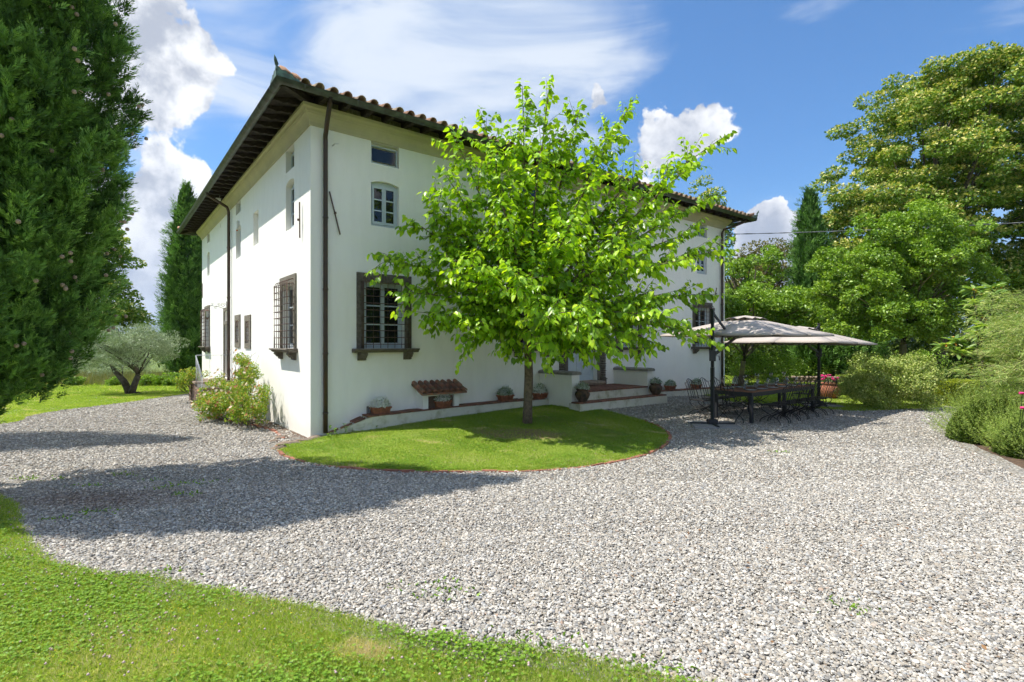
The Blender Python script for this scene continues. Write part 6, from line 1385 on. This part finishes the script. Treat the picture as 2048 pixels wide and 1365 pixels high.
def pink_rose():
    base = Vector((8.38, 8.75, 0)); t = thing('pink_rose', 'pink rose blooms poking out of the rosemary at the right edge', 'flower', base); m = MB(); mb = MB()
    for (x, y, z) in [(-.13, -.35, 1.09), (-.06, -.38, .93), (-.16, -.4, .86), (.05, -.3, 1.0)]:
        mb.tube([(0, 0, 0), (x * .5, y * .7, z * .6), (x, y, z)], .006, 5)
        for k in range(7): a = k * .9; m.lathe([(0, -.012), (.026, 0), (.024, .012), (0, .016)], (x + .02 * math.cos(a), y + .02 * math.sin(a), z + .008 * (k % 3)), 6)
    mb.build('stem', M_LEAF3, t); m.build('bloom', M_PINK, t)
pink_rose()
# roses on the sunlit side
def rose_bush():
    base = left(3.2, .72, 0); t = thing('rose_bush', 'sprawling rose bush of cream flowers against the sunlit villa wall', 'rose bush', base, TH); rg = np.random.default_rng(96); C = []; R = []
    for (x, y, z, r, k) in [(.05, -1.2, .45, .42, 24), (-.05, -.6, .55, .5, 32), (-.2, .2, .55, .5, 34), (-.3, 1.0, .5, .48, 28), (.2, -.2, .95, .36, 18), (.25, .55, 1.15, .34, 18), (.2, 1.1, .85, .36, 16), (-.45, 1.5, .35, .35, 14), (-.1, 1.9, .9, .26, 8), (.3, .9, 1.5, .18, 6), (-.5, .6, .3, .3, 12), (.3, -1.0, .85, .22, 7)]:
        for _ in range(k): d = rg.normal(size=3); d /= np.linalg.norm(d); C.append(np.array([x, y, z]) + d * r * np.array([.8, 1, 1]) * rg.random() ** .4); R.append(.12 * rg.uniform(.6, 1.3))
    C = np.array(C); C[:, 0] = np.minimum(C[:, 0], .60); C[:, 2] = np.maximum(C[:, 2], .1); R = np.array(R); pos, yd, nr, idx = clump_leaves(C, R, 95, .3, .8, .2); n = len(pos)
    leaf_obj('foliage', KITE2, pos, yd, nr, rg.uniform(.03, .055, n), M_ROSEL, np.clip(rg.beta(1.6, 2.4, n) + .4 * (rg.random(n) < .13), 0, 1), t, .65)
    mb = MB()
    for i in range(40): limb_tube(mb, (rg.normal(0, .1), rg.normal(0, .7), 0), C[rg.integers(len(C))], .012, .005, .15, 4, 5)
    for i in range(9): limb_tube(mb, (rg.uniform(-.2, .2), rg.uniform(-1, 1.5), .8), (rg.uniform(-.3, .3), rg.uniform(-1, 2), rg.uniform(1.3, 1.75)), .007, .003, .1, 4, 4)
    mb.build('stems', M_BARK, t)
    pet = (np.array([(0, 0, 0), (.5, .5, .25), (0, 1, .35), (-.5, .5, .25)]), np.array([(0, 1, 2, 3)]))
    def blm(k, mt, nm, s):
        ii = rg.integers(0, len(C), k); c = C[ii] + norm(np.array([-.8, -.5, .5]) + rg.normal(0, .5, (k, 3))) * .14; Pp = np.repeat(c, 6, 0); a = np.tile(np.arange(6) * 1.047, k)
        N_ = norm(np.repeat(np.array([[-.7, -.55, .6]]) + rg.normal(0, .4, (k, 3)), 6, 0)); X = norm(np.cross(N_, np.array([0, 0, 1.0]))); Y = np.cross(N_, X)
        leaf_obj(nm, pet, Pp, X * np.cos(a)[:, None] + Y * np.sin(a)[:, None], N_, s * rg.uniform(.7, 1.2, len(Pp)), mt, rg.random(len(Pp)), t, 1.0)
    blm(85, M_ROSEW, 'blooms', .042); blm(110, M_ROSEWi, 'wilted_blooms', .036)
rose_bush()
tree('rose_shrub', 'leggy young rose by the foot of the side stair', spot(382, 806), [((0, 0, .75), (.42, .3, .38))], 34, .13, 60, .055, M_ROSEL, trunk=(.012, .12), limbs=16, seed=97, cat='rose bush', low=-.8)
# weeds at the corner
def corner_weeds():
    rg = np.random.default_rng(98); t = thing('tall_weeds', 'sprigs of tall leafy weeds by the downpipe at the villa corner', 'weeds', house(.6, .35, gl(.6, .35))); mb = MB(); P = []; Dd_ = []
    for (x, y, h) in [(0, 0, .25), (.15, .05, .2), (.48, -.0, .38), (.52, .05, .22), (-.35, -.05, .22), (-.2, .02, .15), (.3, .03, .16), (.62, .0, .15)]:
        X = Vector((CT, ST, 0)) * x + Vector((-ST, CT, 0)) * y; e = X + Vector((rg.normal(0, .04), rg.normal(0, .04), h)); mb.tube([X, e], .004, 4)
        for k in range(16): f = rg.random(); a = rg.uniform(0, 6.28); P.append(np.array(X.lerp(e, f))); Dd_.append((math.cos(a), math.sin(a), rg.uniform(-.2, .6)))
    mb.build('stems', M_GREENL, t); P = np.array(P); leaf_obj('leaves', KITE2, P, np.array(Dd_), np.array([0, 0, 1.0]) + rg.normal(0, .3, P.shape), rg.uniform(.04, .09, len(P)), M_CLOVER, rg.random(len(P)), t, .45)
corner_weeds()
# fallen leaves and litter along the planting bed
n = 500; i = RNG.integers(0, len(BB), n); P = np.concatenate([BB[i] + RNG.normal(0, .16, (n, 2)), np.zeros((n, 1))], 1); P[:, 2] = .012
P[:110, 0] = RNG.uniform(.5, 5, 110); P[:110, 1] = RNG.uniform(2.9, 5.5, 110); P[:110, 2] = .03
o = leaf_obj('fallen_leaves', KITE, P, norm(RNG.normal(size=(n, 3)) * np.array([1, 1, .15])), np.array([0, 0, 1.0]) + RNG.normal(0, .3, (n, 3)), RNG.uniform(.015, .04, n), leafmat('dead_leaf', [(.2, .1, .05), (.3, .17, .08), (.14, .08, .05)], .1), RNG.random(n), None, .7); tag(o, kind='stuff')

# ------------------------------------------------------------------ the air over the valley
def haze():
    m = bpy.data.materials.new('haze_air'); m.use_nodes = True; w = NT(m.node_tree); w.n.clear(); out = w.add('ShaderNodeOutputMaterial'); v = w.add('ShaderNodeVolumePrincipled')
    v.inputs['Color'].default_value = (.62, .74, .93, 1); v.inputs['Density'].default_value = 1.1e-4; v.inputs['Anisotropy'].default_value = .2; w.l.new(v.outputs[0], out.inputs['Volume'])
    b = MB(); b.box(-16000, 16000, -16000, 16000, -75, 620); o = b.build('haze', m); tag(o, kind='stuff')
HAZE = True
if HAZE: haze()
